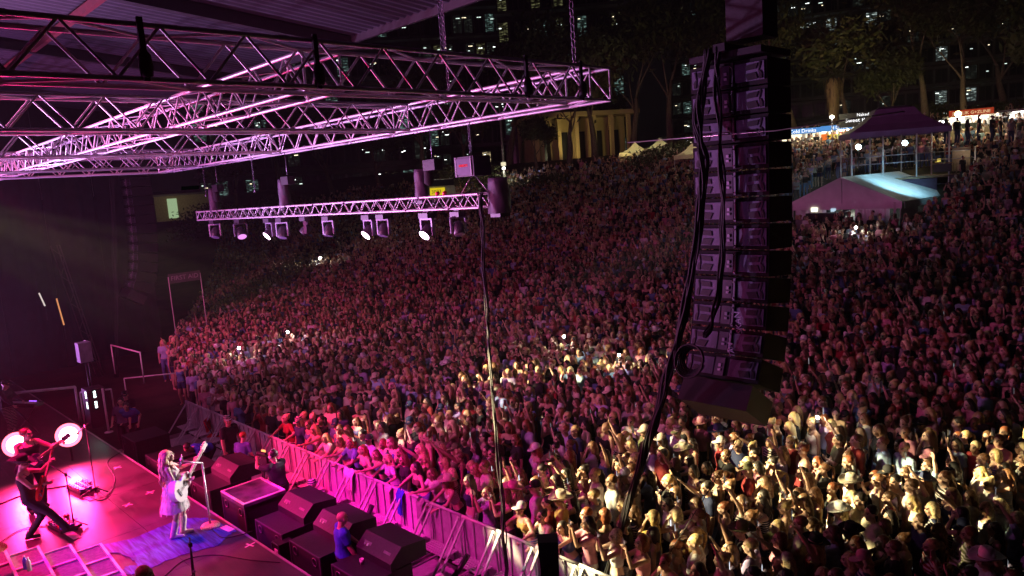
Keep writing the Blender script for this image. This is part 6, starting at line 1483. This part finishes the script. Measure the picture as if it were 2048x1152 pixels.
for vi, (ps, hr, tp_, bt_, hat) in enumerate(VAR):
    bm = bmesh.new(); mats = [skin_r, cloth_r, _rand_mat('crowd_trousers', [CLOTHS[k] for k in ('denim blue', 'black', 'navy', 'denim blue')], 29.3, .9) if vi == 0 else bpy.data.materials['crowd_trousers'], hair_r, hat_r, screen_em, cab_black, dark_eye]
    for k, mi in (('b', 0), ('t', 1), ('p', 2), ('h', 3)):
        if (vi, k) in LV:
            me = LV[vi, k]
            if k == 'b': 
                for _ in range(3): me.materials.append(None)
                paint_face(me, SK[ps])
            n0 = len(bm.faces); bm.from_mesh(me); bm.faces.ensure_lookup_table()
            for f in bm.faces[n0:]: f.material_index = (7 if f.material_index == 1 else 0) if k == 'b' else mi; f.smooth = True
    if hat:
        n0 = len(bm.faces); bm.from_mesh(LIB[ps, 'hat', hat]); bm.faces.ensure_lookup_table()
        for f in bm.faces[n0:]: f.material_index = 4; f.smooth = True
    if ps in ('filming', 'phone_high'):
        c = (.02, -.33, 1.7) if ps == 'filming' else (.1, -.33, 2.13); t = MB().box(c, (.08, .01, .16), 6).box((c[0], c[1]+.007, c[2]), (.07, .004, .15), 5); me = t.mesh('ph', mats)
        n0 = len(bm.faces); bm.from_mesh(me)
    me = bpy.data.meshes.new('figure'); bm.to_mesh(me); bm.free()
    for m in mats: me.materials.append(m)
    o = bpy.data.objects.new('figure_%02d' % vi, me); vcol.objects.link(o)
np_ = len(rest); me = bpy.data.meshes.new('audience'); 
co = []; ri = []; ro = []; sc_ = []
wts = [5, 4, 1.5, 2.6, .7, .3, .2, 3, .6, 1.6, .2, .15, .2, .4]
for (x, y, kind) in rest:
    co.append((x, y+.1, ground(x, y)-.02)); vi = rc.choices(range(14), wts)[0]; ri.append(vi)
    ro.append(math.atan2(aim_pt.y-y, aim_pt.x-x)+PI/2+rc.gauss(0, .3)); sc_.append(rc.uniform(.93, 1.08))
me.from_pydata(co, [], []); 
for nm, ty, vals in (('vidx', 'INT', ri), ('rot', 'FLOAT', ro), ('siz', 'FLOAT', sc_)):
    at = me.attributes.new(nm, ty, 'POINT'); at.data.foreach_set('value', vals)
cr = bpy.data.objects.new('audience_crowd', me); COL.objects.link(cr); tag(cr, 'dense audience filling the hillside behind the front rows', kind='stuff')
ng = bpy.data.node_groups.new('scatter_people', 'GeometryNodeTree'); ng.interface.new_socket('Geometry', in_out='INPUT', socket_type='NodeSocketGeometry'); ng.interface.new_socket('Geometry', in_out='OUTPUT', socket_type='NodeSocketGeometry')
N = ng.nodes.new; gi, go = N('NodeGroupInput'), N('NodeGroupOutput'); ci = N('GeometryNodeCollectionInfo'); ci.inputs['Collection'].default_value = vcol; ci.inputs['Separate Children'].default_value = True; ci.inputs['Reset Children'].default_value = True
iop = N('GeometryNodeInstanceOnPoints'); iop.inputs['Pick Instance'].default_value = True; L = ng.links.new
def attr(nm, ty):
    a = N('GeometryNodeInputNamedAttribute'); a.data_type = ty; a.inputs['Name'].default_value = nm; return a.outputs['Attribute']
cx3 = N('ShaderNodeCombineXYZ'); L(attr('rot', 'FLOAT'), cx3.inputs[2]); L(gi.outputs[0], iop.inputs['Points']); L(ci.outputs[0], iop.inputs['Instance']); L(attr('vidx', 'INT'), iop.inputs['Instance Index']); L(cx3.outputs[0], iop.inputs['Rotation']); L(attr('siz', 'FLOAT'), iop.inputs['Scale']); L(iop.outputs[0], go.inputs[0])
cr.modifiers.new('scatter', 'NODES').node_group = ng
# ---- phones used as torches
for px, py, lb in ((575, 664, 'phone torch shining in the left part of the crowd'), (478, 696, 'phone torch shining near the far end of the barrier'), (640, 516, 'phone torch shining far back under the low truss'), (1128, 673, 'phone torch shining in the middle of the crowd'), (1238, 710, 'phone torch shining left of the hanging loudspeakers'), (1635, 835, 'phone torch shining in the right half of the crowd'), (1712, 455, 'phone torch shining below the white marquee')):
    p = atg(px, py, 1.95); T = empty('phone_torch', p, label=lb, cat='phone torch', group='phones shining as torches'); d = (Vector((0, 0, H))-p).normalized()
    k = p.length/30
    MB().box((0, 0, -.05), (.08, .012, .15)).build('case', cab_black, T); MB().ell(d*.03, (.035*k+.02,)*3, n=10).build('torch', torch_em, T)
    lamp('torch_light', 'POINT', p+d*.2, None, 14, (1, 1, .9), rad=.03)
# ---- silhouettes in front of the food stalls
rc2 = random.Random(4)
for k, (px, d, ps, lb) in enumerate(((1893, 51, 'standing', 'person queueing left of the red food sign'), (1914, 50.5, 'man_standing', 'person standing under the glaring yellow lamp'), (1935, 50, 'standing', 'person in front of the stall under the red sign'), (1958, 50, 'man_standing', 'person at the right of the red sign stall'),
        (1984, 49.5, 'arms_folded', 'man standing with elbows out before the white stall'), (2000, 50, 'man_standing', 'man in a hat before the white stall'), (2022, 49, 'standing', 'person sitting low before the white stall'), (2040, 49, 'man_standing', 'person at the right edge before the white stall'))):
    p = atd(px, 258, d); z = ground(p.x, p.y); zz = atd(px, 268, d).z-.55+rc2.uniform(-.25, .1)
    person((p.x, p.y, zz), rc2.uniform(0, 6), ps, lb, SKINS[k % 5], 'short' if 'man' in ps or 'arms' in ps else 'long', HAIRS['dark haired'], 'tee', CLOTHS['black'], 'jeans', CLOTHS['navy'], group='people in front of the food stalls')
p = atd(1925, 340, 47); person((p.x, p.y, p.z-.85), 1.2, 'man_standing', 'man bending over a desk in silhouette at the booth', SKINS[3], 'short', HAIRS['dark haired'], 'tee', CLOTHS['black'], 'jeans', CLOTHS['black'])
for x, lb in ((1.0, 'sound operator standing at the desk in the marquee'), (2.2, 'second operator at the back of the marquee desk')):
    p = (Matrix.Translation(fl) @ Matrix.Rotation(ang-.02, 4, 'Z')) @ Vector((x+.8, .7, 0)); person(p, rc2.uniform(2, 4), 'man_standing', lb, SKINS[0], 'short', HAIRS['dark haired'], 'tee', CLOTHS['black'], 'jeans', CLOTHS['black'], hat='cap' if x > 2 else None, hatcol=CLOTHS['black'])
print('audience', len(near), len(rest), 'phones', nphone)

# ================================================================ stage haze hanging in the night air
hz_m = bpy.data.materials.new('haze'); hz_m.use_nodes = True; nt = hz_m.node_tree; nt.nodes.remove(nt.nodes['Principled BSDF'])
pv = _n(nt, 'VolumePrincipled'); pv.inputs['Density'].default_value = .00045; pv.inputs['Color'].default_value = (.9, .9, .9, 1); pv.inputs['Anisotropy'].default_value = .5
nt.links.new(pv.outputs[0], nt.nodes['Material Output'].inputs['Volume'])
MB().box((0, 0, 44), (6200, 6200, 92)).build('haze', hz_m, kind='stuff')
